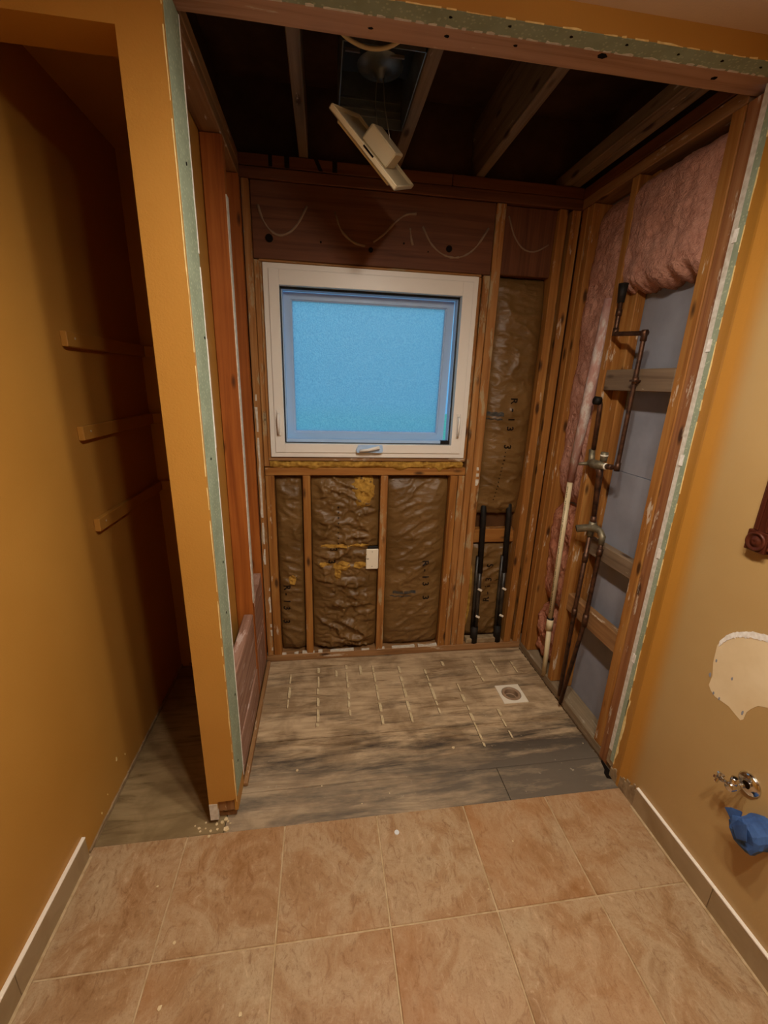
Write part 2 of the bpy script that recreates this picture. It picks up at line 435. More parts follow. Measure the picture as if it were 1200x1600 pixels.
# pale filler lines scored into the plywood
cols = [(-.185, 1.96, 1.70), (-.04, 2.00, 1.58), (.055, 1.97, 1.90), (.112, 2.01, 1.60), (.19, 2.00, 1.90), (.262, 1.99, 1.56), (.402, 1.97, 1.56), (.545, 1.93, 1.60), (.692, 1.80, 1.39), (.842, 1.98, 1.80), (.835, 1.60, 1.40), (.95, 1.98, 1.86), (.66, 1.99, 1.95), (1.06, 1.95, 1.85)]
for x, a, b in cols:
    y = a; bm = bmesh.new(); dk = bmesh.new()
    while y > b + .02:
        L = random.uniform(.03, .085); y2 = max(b, y-L); dx = random.uniform(-.002, .002); wd = random.uniform(.006, .013)
        poly(bm, [(x+dx-wd/2, y, 0), (x+dx+wd/2, y-.004, 0), (x+dx+wd*.7, (y+y2)/2, 0), (x+dx+wd/2, y2, 0), (x+dx-wd*.4, y2+.005, 0)], (0, 0, random.uniform(.0014, .003)))
        poly(dk, [(x+dx-wd/2-.002, y+.006, 0), (x+dx-wd/2-.0005, y, 0), (x+dx-wd/2-.0005, y2, 0), (x+dx-wd/2-.002, y2-.004, 0)], (0, 0, .0009))
        y = y2 - random.uniform(.004, .03)
    link('filler_line', bm, M['filler'], floor); link('scored_groove', dk, M['plyedge'], floor)

# ---- left wall, closet back wall, wall behind the viewer
wall_left = root('wall_left', (XL, .4, 0), kind='structure')
box('painted_drywall', XL-.02, XL, -1.3, 2.2, 0, ZC, M['ochre'], wall_left)
bm = bmesh.new(); n = 40
for i in range(n):          # ragged rip along the foot of the closet wall
    y0 = 1.12 + i*.97/n; poly(bm, [(XL, y0, 0), (XL, y0+.97/n, 0), (XL, y0+.97/n, .012+random.random()*.006), (XL, y0, .012+random.random()*.006)], (.006, 0, 0))
link('cut_drywall_foot', bm, M['mortar'], wall_left)
for y, z, s in ((1.36, .14, .010), (1.42, .10, .005), (1.27, .075, .004), (1.22, .05, .005)):
    bm = bmesh.new(); poly(bm, [(XL, y+s*math.cos(a)*.5*random.uniform(.7, 1.2), z+s*math.sin(a)*random.uniform(.7, 1.2)) for a in [k*math.pi/3.5 for k in range(7)]], (.0012, 0, 0)); link('paint_chip_mark', bm, M['yellowline'], wall_left)
wall_closet = root('wall_closet', (-.59, 2.09, 0), kind='structure')
box('painted_drywall', XL, -.395, 2.09, 2.11, 0, ZC, M['ochre'], wall_closet)
box('foot_shim', -.74, -.70, 2.083, 2.09, 0, .018, M['old_x'], wall_closet)
box('closet_header_drywall', XL, -.407, YP, YP+.10, 2.195, ZC, M['ochre'], wall_closet)
wall_rear = root('wall_rear', (.2, -1.3, 0), kind='structure')
box('painted_drywall', XL-.02, 1.3, -1.32, -1.3, 0, ZC, M['ochre'], wall_rear)

# ---- ceilings
ceiling = root('ceiling', (.2, .4, ZC), kind='structure')
box('ceiling_drywall', XL-.02, 1.3, -1.32, YP, ZC, ZC+.015, M['ceil'], ceiling)
box('closet_ceiling', XL-.02, -.395, YP, 2.11, ZC, ZC+.015, M['ochre'], ceiling)
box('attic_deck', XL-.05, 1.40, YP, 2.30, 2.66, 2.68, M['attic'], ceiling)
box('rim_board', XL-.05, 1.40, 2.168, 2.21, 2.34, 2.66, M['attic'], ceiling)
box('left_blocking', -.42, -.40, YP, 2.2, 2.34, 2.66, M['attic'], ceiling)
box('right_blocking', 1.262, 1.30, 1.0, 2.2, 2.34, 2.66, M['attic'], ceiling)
for x0, x1, h in ((-.085, -.048, .16), (.293, .335, .16), (.665, .703, .22), (1.070, 1.108, .05), (1.112, 1.150, .05)):
    board('joist', x0, x1, 1.297, 2.168, 2.380, 2.380+h, 'joist', ceiling)
box('end_block', .703, 1.078, 1.30, 1.336, 2.50, 2.66, M['joist_x'], ceiling)
box('end_block', .335, .665, 1.30, 1.336, 2.53, 2.66, M['joist_x'], ceiling)

# ---- header over the opening
wall_front = root('wall_front', (.42, YP, ZS), kind='structure')
box('painted_header_face', XP, XR+.012, YP, YP+.012, ZS+.0015, ZC+.01, M['ochre'], wall_front)
box('green_soffit_strip', XP, XR+.012, YP+.0003, YP+.047, ZS, ZS+.0012, M['green'], wall_front)
board('header_beam', XP-.01, XS+.06, YP+.0475, YP+.127, ZS+.005, 2.66, 'soffit', wall_front, .004)
box('header_filler', XP-.01, XS+.06, YP+.013, YP+.047, ZS+.002, 2.40, M['hole'], wall_front)
def ragged(name, p0, p1, side, lo, hi, ext, mat, parent, n=26, keep=.75):
    """torn strip between p0 and p1, its far edge wandering along 'side'"""
    p0, p1, side = Vector(p0), Vector(p1), Vector(side); bm = bmesh.new(); sd = random.random()*99
    val = lambda t: lo + (hi-lo)*max(0, min(1, .5 + .9*noise.noise(Vector((t*n*.45, sd, 0)))))
    for i in range(n):
        if random.random() > keep: continue
        a, b = i/n, (i+1)/n
        poly(bm, [p0.lerp(p1, a), p0.lerp(p1, b), p0.lerp(p1, b)+side*val(b), p0.lerp(p1, a)+side*val(a)], ext)
    return link(name, bm, mat, parent)
ragged('torn_paint_edge', (XP, YP+.001, ZS), (XR, YP+.001, ZS), (0, 0, 1), .001, .005, (0, -.0012, 0), M['yellowline'], wall_front, 130, .6)
ragged('torn_gypsum_edge', (XP, YP+.047, ZS), (XR, YP+.047, ZS), (0, -1, 0), .001, .008, (0, 0, -.0012), M['gypsum'], wall_front, 150, .7)
for x, y, s in ((.02, 1.189, .0035), (.29, 1.188, .0035), (.43, 1.187, .004), (.58, 1.189, .004), (.72, 1.187, .0035), (.86, 1.19, .0035), (.98, 1.189, .004), (1.09, 1.19, .003), (.30, 1.25, .006), (.69, 1.238, .011), (1.02, 1.252, .009), (.47, 1.247, .005), (1.08, 1.275, .006), (.12, 1.26, .005)):
    bm = bmesh.new(); poly(bm, [(x+s*math.cos(k*1.05)*random.uniform(.7, 1.5), y+s*math.sin(k*1.05)*random.uniform(.6, 1.0), ZS+.0055 if y > 1.215 else ZS) for k in range(6)], (0, 0, -.0012)); link('nail_hole', bm, M['hole'], wall_front)

# ---- partition between closet and shower
wall_partition = root('wall_partition', (-.36, 1.6, 0), kind='structure')
P = wall_partition
bm = bmesh.new()   # painted end cap, its foot broken away
poly(bm, [(-.407, YP, .03), (-.380, YP, .028), (-.379, YP, .105), (-.325, YP, .108), (-.3135, YP, .118), (-.3135, YP, ZC), (-.407, YP, ZC)], (0, .012, 0))
link('painted_end_drywall', bm, M['ochre'], P)
box('bare_foot', -.4072, -.3795, YP-.0012, YP+.011, .026, .098, M['gypsum'], P)
box('painted_closet_drywall', -.407, -.395, YP+.012, 2.09, .012, ZC, M['ochre'], P)
bm = bmesh.new(); addbox(bm, -.325, XP, YP+.0125, 1.298, .11, ZS, .0008); link('green_drywall_strip', bm, M['green'], P)
box('strip_foot', -.325, XP-.0005, YP+.0125, 1.290, .045, .11, M['ochre'], P)
ragged('torn_paint_edge', (XP, YP+.0005, .1), (XP, YP+.0005, ZS), (-1, 0, 0), .001, .003, (0, -.0012, 0), M['yellowline'], P, 70, .8)
ragged('cut_gypsum_edge', (XP, 1.298, .08), (XP, 1.298, ZS), (0, -1, 0), .003, .008, (.0012, 0, 0), M['crust'], P, 70, .95)
box('gypsum_flap', -.3245, XP-.001, 1.298, 1.312, 1.32, 1.62, M['crust'], P)
for z in (2.0, 1.62, 1.30, .97, .80, .47, .22):
    bm = bmesh.new(); y = 1.19+random.uniform(0, .09); poly(bm, [(XP, y+.004*math.cos(k), z+.004*math.sin(k)) for k in range(6)], (.0012, 0, 0)); link('nail_hole', bm, M['hole'], P)
board('end_stud', -.394, -.326, 1.184, 1.262, .045, 2.29, 'old', P); board('end_stud', -.394, -.326, 1.264, 1.336, .045, 2.29, 'old', P)
board('stud', -.394, -.322, 1.757, 1.795, .045, 2.29, 'redfir', P); board('stud', -.394, -.320, 2.034, 2.072, .045, 2.29, 'redfir', P)
box('pale_edge_strip', -.3225, -.3185, 1.760, 1.792, .55, 2.12, M['gypsum'], P)  # thin whitish strip along the stud's shower-side edge
board('bottom_plate', -.394, -.326, 1.20, 2.072, 0, .043, 'old', P)
board('top_plate', -.394, -.322, 1.298, 2.072, 2.292, 2.333, 'old', P); board('top_plate', -.394, -.322, 1.298, 2.166, 2.335, 2.378, 'old', P)
board('blocking_board', -.363, -.322, 1.338, 1.753, .215, .500, 'pink', P, .005, .002); board('blocking_board', -.361, -.320, 1.338, 1.753, .045, .212, 'pink', P, .005, .002)
bm = bmesh.new()     # the far blocking has a rounded top corner
pts = [(-.322, 1.798, .285), (-.322, 2.032, .285), (-.322, 2.032, .56)] + [(-.322, 2.02-.02*k, .575-.004*k*k*.4) for k in range(5)] + [(-.322, 1.86, .555), (-.322, 1.798, .51)]
poly(bm, pts, (-.038, 0, 0)); link('blocking_board', bm, M['pink_y'], P)
board('blocking_board', -.360, -.321, 1.798, 2.032, .045, .281, 'pink', P, .005, .002)
board('floor_cleat', -.322, -.304, 1.31, 2.06, 0, .022, 'old', P)
bm = bmesh.new()
for k in range(14):
    x = random.uniform(-.375, -.325); s = random.uniform(.006, .016); z = random.uniform(.045, .10)
    addbox(bm, x-s, x+s, YP+.02, YP+.05, z-.012, z+.010, .002, Matrix.Rotation(0, 4, 'Z'))
link('crumbled_end', bm, M['mortar'], P)

# ---- right wall
wall_right = root('wall_right', (XS, .8, 0), kind='structure')
W = wall_right
bm = bmesh.new()     # painted drywall with a soft ridge of joint compound next to the shower
prof = [(-1.3, XR), (1.085, XR), (1.10, XR-.0006), (1.118, XR-.0022), (1.135, XR-.0052), (1.148, XR-.0078), (1.156, XR-.0070), (1.170, XR-.0036), (1.185, XR-.001), (1.196, XR)]
a = [(bm.verts.new((x, y, .0)), bm.verts.new((x, y, ZC))) for y, x in prof]
for (p, q), (r2, s2) in zip(a, a[1:]): bm.faces.new((p, r2, s2, q))
b = [(bm.verts.new((XS, y, .0)), bm.verts.new((XS, y, ZC))) for y in (-1.3, 1.196)]
bm.faces.new((b[0][0], b[1][0], b[1][1], b[0][1])); bm.faces.new((a[0][0], a[0][1], b[0][1], b[0][0])); bm.faces.new((a[-1][0], a[-1][1], b[1][1], b[1][0]))
bm.faces.new([p for p, q in a] + [b[1][0], b[0][0]]); bm.faces.new([q for p, q in a] + [b[1][1], b[0][1]])
def rightpaint():
    t = MT('right_wall_paint', .42, .5)
    y = t.sep(t.tc.outputs['Object'])[1]
    n = t.noise(t.coord((1, 1, 1), False), 3, 3)
    c = t.mix(t.ramp(n, ((.35, 0.0), (.7, 1.0))), 'b3935f', 'ad8c58')
    c = t.mix(t.maprange(y, .255, .325), c, 'b27c30')     # light difference painted in: saturated ochre by the shower, paler tan beyond
    t.color(c); t.bump(t.noise(t.coord((1, 1, 1), False), 190, 3), .16, .003); return t.m
link('painted_drywall', bm, rightpaint(), W)
box('green_drywall_strip', XR+.0005, XS, 1.196, 1.218, .06, ZS, M['green'], W)
box('bare_gypsum_strip', XR+.002, XS, 1.218, 1.238, .10, ZS, M['gypsum'], W)
box('strip_foot', XR+.001, XS, 1.196, 1.236, .035, .10, M['mortar'], W)
ragged('torn_paint_edge', (XR, 1.197, .3), (XR, 1.197, ZS), (0, -1, 0), .001, .005, (-.0014, 0, 0), M['yellowline'], W, 60, .75)
ragged('torn_paint_edge', (XR, 1.197, .06), (XR, 1.197, .38), (0, -1, 0), .003, .016, (-.0014, 0, 0), M['yellowline'], W, 14, .95)
for z in (1.95, 1.66, 1.31, .98, .55):
    box('gypsum_flake', XR-.001, XR+.002, 1.212, 1.226, z-.02, z+.015, M['crust'], W)
board('stud', XS, XS+.089, 1.240, 1.294, .0, 2.29, 'reddish', W); board('stud', XS, XS+.089, 1.297, 1.342, .043, 2.29, 'fir', W)
board('stud', XS, XS+.091, 1.715, 1.753, .043, 2.29, 'fir', W); board('nailer', XS+.050, XS+.091, 1.670, 1.713, .043, 2.29, 'fir', W)
board('stud', XS, XS+.089, 1.985, 2.024, .043, 2.29, 'fir', W); board('stud', XS, XS+.089, 2.030, 2.075, .043, 2.29, 'fir', W)
board('bottom_plate', XS, XS+.091, 1.20, 2.166, 0, .042, 'dusty', W)
board('top_plate', XS, XS+.089, 1.298, 2.166, 2.292, 2.333, 'old', W); board('top_plate', XS, XS+.089, 1.298, 2.166, 2.335, 2.378, 'beam', W)
board('brace', XS+.004, XS+.042, 1.344, 1.713, 1.517, 1.598, 'joist', W)
board('brace', XS+.030, XS+.068, 1.344, 1.669, .800, .872, 'joist', W); board('brace', XS+.012, XS+.050, 1.344, 1.713, .475, .562, 'old', W)
box('far_room_drywall', XS+.093, XS+.105, 1.18, 2.2, 1.189, 2.40, M['paperback'], W); box('far_room_drywall', XS+.093, XS+.105, 1.18, 2.2, 0, 1.1865, M['paperback'], W)
pp = [(.935, .745), (.933, .80), (.918, .838), (.903, .858), (.88, .877), (.856, .891), (.82, .903), (.76, .905), (.70, .89), (.66, .85), (.65, .79), (.68, .745), (.73, .735), (.765, .728), (.784, .712), (.797, .690), (.804, .672), (.807, .648), (.815, .638), (.828, .642), (.852, .650), (.898, .649), (.915, .656), (.925, .668), (.922, .70)]
bm = bmesh.new(); poly(bm, [(XR-.0002, y+random.uniform(-.003, .003), z+random.uniform(-.003, .003)) for y, z in pp], (-.0008, 0, 0)); link('torn_paper_patch', bm, M['torn'], W)
bm = bmesh.new(); top = [(.932, .815), (.916, .846), (.900, .864), (.878, .881), (.856, .895), (.82, .908), (.76, .912), (.70, .898)]
for (y0, z0), (y1, z1) in zip(top, top[1:]):
    for k in range(4):
        ta, tb = k/4, (k+1)/4; A = (y0+(y1-y0)*ta, z0+(z1-z0)*ta); B = (y0+(y1-y0)*tb, z0+(z1-z0)*tb)
        poly(bm, [(XR-.001, A[0], A[1]+random.uniform(.002, .006)), (XR-.001, B[0], B[1]+.004), (XR-.001, B[0]-.002, B[1]-random.uniform(.010, .018)), (XR-.001, A[0]-.002, A[1]-random.uniform(.010, .016))], (-.0014, 0, 0))
link('plaster_crust_rim', bm, M['crust'], W)
for y, z, s in ((.93, .70, .006), (.815, .664, .005), (.868, .735, .004), (.885, .652, .004), (.905, .655, .004), (.925, .755, .004)):
    bm = bmesh.new(); poly(bm, [(XR-.001, y+s*math.cos(k)*random.uniform(.5, .8), z+s*1.6*math.sin(k)*random.uniform(.7, 1.1)) for k in range(6)], (-.0008, 0, 0)); link('gouge_mark', bm, M['paperback'], W)

# ---- back wall framing
wall_back = root('wall_back', (.42, YB, 0), kind='structure')
B = wall_back; Y2 = YB + .089
for a in ((-.45, -.26, 0, 2.40), (.72, 1.40, 0, 2.40), (-.26, .72, 0, 1.15), (-.26, .72, 2.005, 2.40)):
    box('sheathing', a[0], a[1], Y2, Y2+.014, a[2], a[3], M['sheath'], B)
board('bottom_plate', -.325, XS, YB, Y2, 0, .043, 'old', B)
board('top_plate', -.325, 1.172, YB-.002, Y2, 2.292, 2.333, 'beam', B); board('top_plate', -.325, .56, YB+.001, Y2, 2.335, 2.378, 'beam', B); board('top_plate', .563, 1.172, YB+.002, Y2, 2.335, 2.378, 'beam', B)
board('corner_stud', -.318, -.286, YB-.004, Y2, .043, 2.29, 'worn', B)
board('trimmer_stud', -.284, -.250, YB, Y2, 1.112, 2.003, 'worn', B)
board('cripple_stud', -.283, -.241, YB, Y2, .043, 1.068, 'fir', B); board('cripple_stud', -.104, -.066, YB, Y2, .043, 1.068, 'fir', B)
board('cripple_stud', .289, .327, YB, Y2, .043, 1.068, 'worn', B)
board('cripple_stud', .655, .695, YB, Y2, .043, 1.068, 'fir', B); board('cripple_stud', .697, .732, YB, Y2, .043, 1.068, 'worn', B)
board('trimmer_stud', .734, .768, YB, Y2, .043, 2.003, 'worn', B); board('king_stud', .770, .814, YB, Y2, .043, 2.29, 'worn', B)
board('stud', 1.066, 1.108, YB, Y2, .043, 2.29, 'fir', B); board('stud', 1.128, 1.170, YB, Y2, .043, 2.29, 'fir', B)
board('rough_sill', -.282, .732, YB, Y2, 1.070, 1.110, 'fir', B)
board('window_header', -.284, .768, YB+.004, Y2, 2.006, 2.29, 'beam', B)
board('short_header', .816, 1.064, YB+.022, Y2, 2.016, 2.29, 'beam', B)
board('bay_blocking', .816, 1.064, YB+.045, Y2, .675, .756, 'fir', B)
# shim strips around the window frame
board('window_shim', -.262, .725, YB-.006, Y2, 1.994, 2.004, 'worn', B); board('window_shim', .711, .726, YB-.004, Y2, 1.15, 1.992, 'worn', B); board('window_shim', -.262, .722, YB-.006, Y2, 1.143, 1.160, 'old', B)
board('window_shim', -.262, -.248, YB-.006, Y2, 1.15, 1.992, 'worn', B)
for tr in ([(-.255, 2.203), (-.240, 2.150), (-.205, 2.107), (-.168, 2.095), (-.125, 2.113), (-.09, 2.15), (-.055, 2.212)],
           [(.06, 2.20), (.085, 2.13), (.14, 2.09), (.19, 2.083)], [(.225, 2.10), (.275, 2.135), (.31, 2.175), (.36, 2.215), (.41, 2.22)],
           [(.385, 2.165), (.39, 2.13), (.40, 2.10)], [(.44, 2.175), (.48, 2.11), (.53, 2.075), (.585, 2.062), (.64, 2.073), (.69, 2.11), (.74, 2.19)]):
    bm = bmesh.new(); tube(bm, bend([(x, YB+.004, z) for x, z in tr], .03, 3), [random.uniform(.003, .0065) for _ in range(len(bend([(x, 0, z) for x, z in tr], .03, 3)))], 6); link('adhesive_trail', bm, M['adhesive'], B, smooth=True)
bm = bmesh.new(); tube(bm, bend([(.835, YB+.021, 2.25), (.87, YB+.021, 2.17), (.92, YB+.021, 2.12), (.98, YB+.021, 2.115), (1.04, YB+.021, 2.15)], .03, 3), .0035, 6); link('adhesive_trail', bm, M['adhesive'], B, smooth=True)
for x, z, s in ((-.215, 2.085, .016), (.215, 2.070, .010), (.565, 2.098, .014), (.36, 2.105, .004), (-.0, 2.085, .004), (.47, 2.08, .003)):
    bm = bmesh.new(); lathe(bm, [(s, 0), (s, -.003), (s*.7, -.004), (0, -.002)], 14, Matrix.Translation((x, YB+.004, z)) @ Matrix.Rotation(R(-90), 4, 'X')); link('bolt_hole', bm, M['hole'], B)
for x0, x1, sl in ((-.205, -.190, 0), (-.142, -.122, 0), (-.005, .012, -.02), (.050, .070, 0)):     # black stencil strokes on the plate
    bm = bmesh.new(); poly(bm, [(x0, YB, 2.337), (x1, YB, 2.337), (x1+sl, YB, 2.377), (x0+sl, YB, 2.377)], (0, -.001, 0)); link('stencil_stroke', bm, M['ink'], B)
ragged('plaster_smear', (.79, YB-.0015, 1.00), (.79, YB-.0015, 1.13), (1, 0, 0), .004, .02, (0, -.002, 0), M['gypsum'], B, 8, .7)
ragged('plaster_smear', (-.30, YB-.005, .60), (-.30, YB-.005, 1.45), (-1, 0, 0), .003, .014, (0, -.003, 0), M['gypsum'], B, 30, .8)
ragged('plaster_smear', (-.287, YB-.003, .08), (-.287, YB-.003, .52), (-1, 0, 0), .002, .014, (0, -.003, 0), M['gypsum'], B, 24, .6)
ragged('gypsum_lip', (-.24, YB, .0435), (.65, YB, .0435), (0, 1, 0), .004, .02, (0, 0, .010), M['gypsum'], B, 40, .7)

# ---- base tiles
for nm, x0, x1, yend, side in (('baseboard_right', XR-.010, XR, 1.060, -1), ('baseboard_left', XL, XL+.010, 1.105, 1)):
    br = root(nm, ((x0+x1)/2, .3, 0), kind='structure'); y = yend
    while y > -1.25:
        yn = max(-1.29, y-.33); box('base_tile', x0, x1, yn+.0015, y, .005, .090, M['basetile'], br, .0012); y = yn
    box('top_edge_strip', x0-(.001 if side < 0 else 0), x1+(.001 if side > 0 else 0), -1.29, yend, .0915, .097, M['trimwhite'], br, .001)
    box('caulk_line', (x0-.008 if side < 0 else x1), (x0 if side < 0 else x1+.008), -1.29, yend, .003, .008, M['grout'], br)
    if side < 0:
        bm = bmesh.new()
        for k in range(16):
            yy = 1.063+k*.0085; hh = .085-.003*k+random.uniform(-.012, .012); addbox(bm, x0+.003, x1, yy, yy+.0085, .0, max(.015, hh), .001)
        link('broken_mortar', bm, M['mortar'], br)

# ---- window
win = root('window_1', (.23, YB, 1.164), kind='structure')
X0, X1, Z0, Z1 = -.246, .709, 1.164, 1.991; IX0, IX1, IZ0, IZ1 = -.180, .637, 1.228, 1.908
def ringframe(bm, o, i, y0, y1, bev=0):
    (a, b, c, d), (e, f, g, h) = o, i
    for q in ((a, e, c, d), (f, b, c, d), (e, f, c, g), (e, f, h, d)): addbox(bm, q[0], q[1], y0, y1, q[2], q[3], bev)
bm = bmesh.new(); ringframe(bm, (X0, X1, Z0, Z1), (IX0-.002, IX1+.002, IZ0-.002, IZ1+.002), YB-.014, YB+.075); ringframe(bm, (X0+.022, X1-.022, Z0+.022, Z1-.022), (IX0, IX1, IZ0, IZ1), YB-.020, YB-.0145, .0015)
link('window_frame', bm, M['vinyl'], win)
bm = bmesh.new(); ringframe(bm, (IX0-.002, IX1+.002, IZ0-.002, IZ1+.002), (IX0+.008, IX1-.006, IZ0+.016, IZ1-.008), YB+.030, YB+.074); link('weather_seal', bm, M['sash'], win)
bm = bmesh.new(); ringframe(bm, (IX0-.001, IX1+.001, IZ0-.001, IZ1+.001), (IX0+.004, IX1-.004, IZ0+.002, IZ1-.007), YB+.022, YB+.0295); link('seal_gasket', bm, M['steeldark'], win)
# awning sash, hinged at its head and pushed out at the foot
sash_m = Matrix.Translation((0, YB+.082, IZ1-.008)) @ Matrix.Rotation(R(3.4), 4, 'X') @ Matrix.Translation((0, -(YB+.082), -(IZ1-.008)))
sx0, sx1, sz0, sz1 = IX0+.004, IX1-.006, IZ0+.004, IZ1-.008
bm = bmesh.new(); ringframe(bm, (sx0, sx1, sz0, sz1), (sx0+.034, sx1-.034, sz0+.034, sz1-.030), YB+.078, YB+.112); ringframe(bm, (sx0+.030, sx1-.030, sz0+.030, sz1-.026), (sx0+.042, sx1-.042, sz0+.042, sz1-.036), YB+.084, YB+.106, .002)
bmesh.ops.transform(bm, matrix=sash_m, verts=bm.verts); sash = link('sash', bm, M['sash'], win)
bm = bmesh.new(); addbox(bm, sx0+.040, sx1-.040, YB+.092, YB+.096, sz0+.040, sz1-.034)
bmesh.ops.transform(bm, matrix=sash_m, verts=bm.verts); gp = link('pane', bm, M['glass'], sash)
bm = bmesh.new(); addbox(bm, .594, .640, YB+.02, YB+.05, IZ0+.000, IZ0+.018, .002); link('sash_catch', bm, M['black'], win)
bm = bmesh.new()     # folded crank operator
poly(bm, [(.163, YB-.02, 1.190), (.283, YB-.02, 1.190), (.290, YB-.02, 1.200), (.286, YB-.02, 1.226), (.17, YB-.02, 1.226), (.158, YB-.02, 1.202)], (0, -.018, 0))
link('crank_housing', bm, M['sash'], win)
pipe('crank_handle', [(.175, YB-.046, 1.200), (.215, YB-.052, 1.206), (.270, YB-.052, 1.219)], [.006, .0075, .009], M['vinyl'], win, 10, 0)
for x in (-.204, .664):
    bm = bmesh.new(); addbox(bm, x-.010, x+.010, YB-.025, YB-.018, 1.262, 1.385, .004); pl = link('lock_plate', bm, M['vinyl'], win)
    pipe('lock_lever', [(x, YB-.026, 1.368), (x-.001, YB-.040, 1.350), (x-.001, YB-.036, 1.275)], [.006, .007, .006], M['vinyl'], pl, 8, 0)
# yellow fibre stuffed below the window frame
bm = bmesh.new(); sd = 4.2
def fib(u, v):
    x = -.255 + .965*u; t = 2*v-1; n1 = noise.noise(Vector((x*22, v*3, sd))); n2 = noise.noise(Vector((x*70, v*9, sd)))
    drop = .018*max(0, noise.noise(Vector((x*9, 0, 2))) - .15)*2 + (.035 if .50 < x < .62 else 0)*max(0, noise.noise(Vector((x*28, 1, 2))))
    return Vector((x, YB+.010 - .022*(1-t*t) - .016*n1*(1-t*t) - .006*n2, 1.104 + .040*v + .006*n2 + .006*n1 - drop*1.6*(1-v)))
grid(bm, 150, 8, fib); link('gap_fibre', bm, M['foamyellow'], B, smooth=True)
lawn = box('ground_outside', -12, 14, 2.4, 30, -.6, -.5, M['lawn'], None, 0, (0, 10, -.5)); lawn['kind'] = 'structure'

# ================================================================== THINGS
# ---- kraft faced batts
def batt(loc, x0, x1, z0, z1, seed, label, bulge=.022, wr=.010, y=YB+.030, roundends=False):
    o = root('insulation_batt', ((x0+x1)/2, YB+.03, z0), label, 'insulation', 'kraft paper batts in the back wall')
    def surf(x, z):
        u = min(1, max(0, (x-x0)/(x1-x0))); v = min(1, max(0, (z-z0)/(z1-z0)))
        a = 1-abs(2*u-1)**4; b = 1-abs(2*v-1)**(6 if roundends else 14)
        p = Vector((x*7+seed*3.1, z*16 + x*6*math.sin(seed), seed))
        rid = 1-abs(noise.noise(p))*2.2; rid2 = 1-abs(noise.noise(p*2.3+Vector((5, 1, seed))))*2.0
        big = noise.noise(Vector((x*5, z*4, seed+9)))
        return y - bulge*a*b - a*(wr*max(0, rid)**3 + wr*.55*max(0, rid2)**3 + .008*big) + .030*(1-b)
    nu = max(24, int((x1-x0)/.006)); nv = int((z1-z0)/.008)
    bm = bmesh.new()
    def fn(u, v):
        x = x0+(x1-x0)*u; z = z0+(z1-z0)*v; return Vector((x, surf(x, z), z))
    V = grid(bm, nu, nv, fn)
    ed = [r[0] for r in V] + V[-1][1:] + [r[-1] for r in reversed(V[:-1])] + list(reversed(V[0][1:-1]))
    bk = [bm.verts.new((v.co.x, YB+.086, v.co.z)) for v in ed]
    for i in range(len(ed)): j = (i+1) % len(ed); bm.faces.new((ed[i], bk[i], bk[j], ed[j]))
    bm.faces.new(bk)
    face = link('paper_facing', bm, M['kraft'], o, smooth=True)
    return o, surf
def lettering(o, surf, chars, x, z, step, size=.040, up=False, dx=0.0):
    for i, ch in enumerate(chars):
        if ch == ' ': continue
        cu = bpy.data.curves.new('t', 'FONT'); cu.body = ch; cu.size = size*1.25; cu.align_x = 'CENTER'; cu.extrude = 0; cu.offset = .0011
        tmp = bpy.data.objects.new('t', cu); COL.objects.link(tmp)
        bpy.context.view_layer.update(); me = bpy.data.meshes.new_from_object(tmp.evaluated_get(bpy.context.evaluated_depsgraph_get()))
        bpy.data.objects.remove(tmp); bpy.data.curves.remove(cu)
        bm = bmesh.new(); bm.from_mesh(me); bpy.data.meshes.remove(me)
        bmesh.ops.subdivide_edges(bm, edges=bm.edges, cuts=1)
        bmesh.ops.triangulate(bm, faces=bm.faces)
        cx = x + dx*i; cz = z - step*i*(-1 if up else 1)
        for v in bm.verts:
            tx, ty = v.co.x, v.co.y - size*.45
            X, Z = (cx+ty, cz-tx) if not up else (cx-ty, cz+tx)
            v.co = Vector((X, surf(X, Z)-.0022, Z))
        link('printed_character', bm, M['ink'], o)
def patchmesh(name, o, surf, cx, cz, rx, rz, mat, seed, lift=.004, fluff=.010):
    bm = bmesh.new(); n = 22; rings = []
    for k in range(7):
        t = k/6; row = []
        for j in range(n):
            a = 2*math.pi*j/n; w_ = 1+.38*noise.noise(Vector((math.cos(a)*1.7, math.sin(a)*1.7, seed)))
            X = cx+rx*w_*t*math.cos(a); Z = cz+rz*w_*t*math.sin(a)
            row.append(bm.verts.new((X, surf(X, Z) - lift*(1-t**3) - fluff*(1-t*t)*abs(noise.noise(Vector((X*60, Z*60, seed)))) + (.003 if k == 6 else 0), Z)))
        rings.append(row)
    for A, C in zip(rings, rings[1:]):
        for j in range(n): bm.faces.new((A[j], A[(j+1) % n], C[(j+1) % n], C[j]))
    bmesh.ops.remove_doubles(bm, verts=bm.verts, dist=1e-6)
    return link(name, bm, mat, o, smooth=True)
def inkmark(o, surf, x0, x1, z0, z1, name='ink_band', mat='inkblue'):
    bm = bmesh.new(); grid(bm, 10, 3, lambda u, v: Vector((x0+(x1-x0)*u, surf(x0+(x1-x0)*u, z0+(z1-z0)*v)-.002, z0+(z1-z0)*v+.002*math.sin(u*17)))); link(name, bm, M[mat], o)
b1, s1 = batt(0, -.238, -.107, .048, 1.066, 1.3, 'narrow brown paper-faced batt, leftmost below the window', .014, .010)
lettering(b1, s1, 'R-13 3', -.198, .455, .042, dx=-.002); patchmesh('torn_fibre', b1, s1, -.17, .50, .022, .030, M['foamyellow'], 3)
b2, s2 = batt(0, -.063, .286, .048, 1.066, 2.7, 'torn crumpled brown paper-faced batt behind the white cover plate', .020, .027)
patchmesh('torn_fibre', b2, s2, .205, .995, .068, .085, M['foamyellow'], 6, .006, .016)
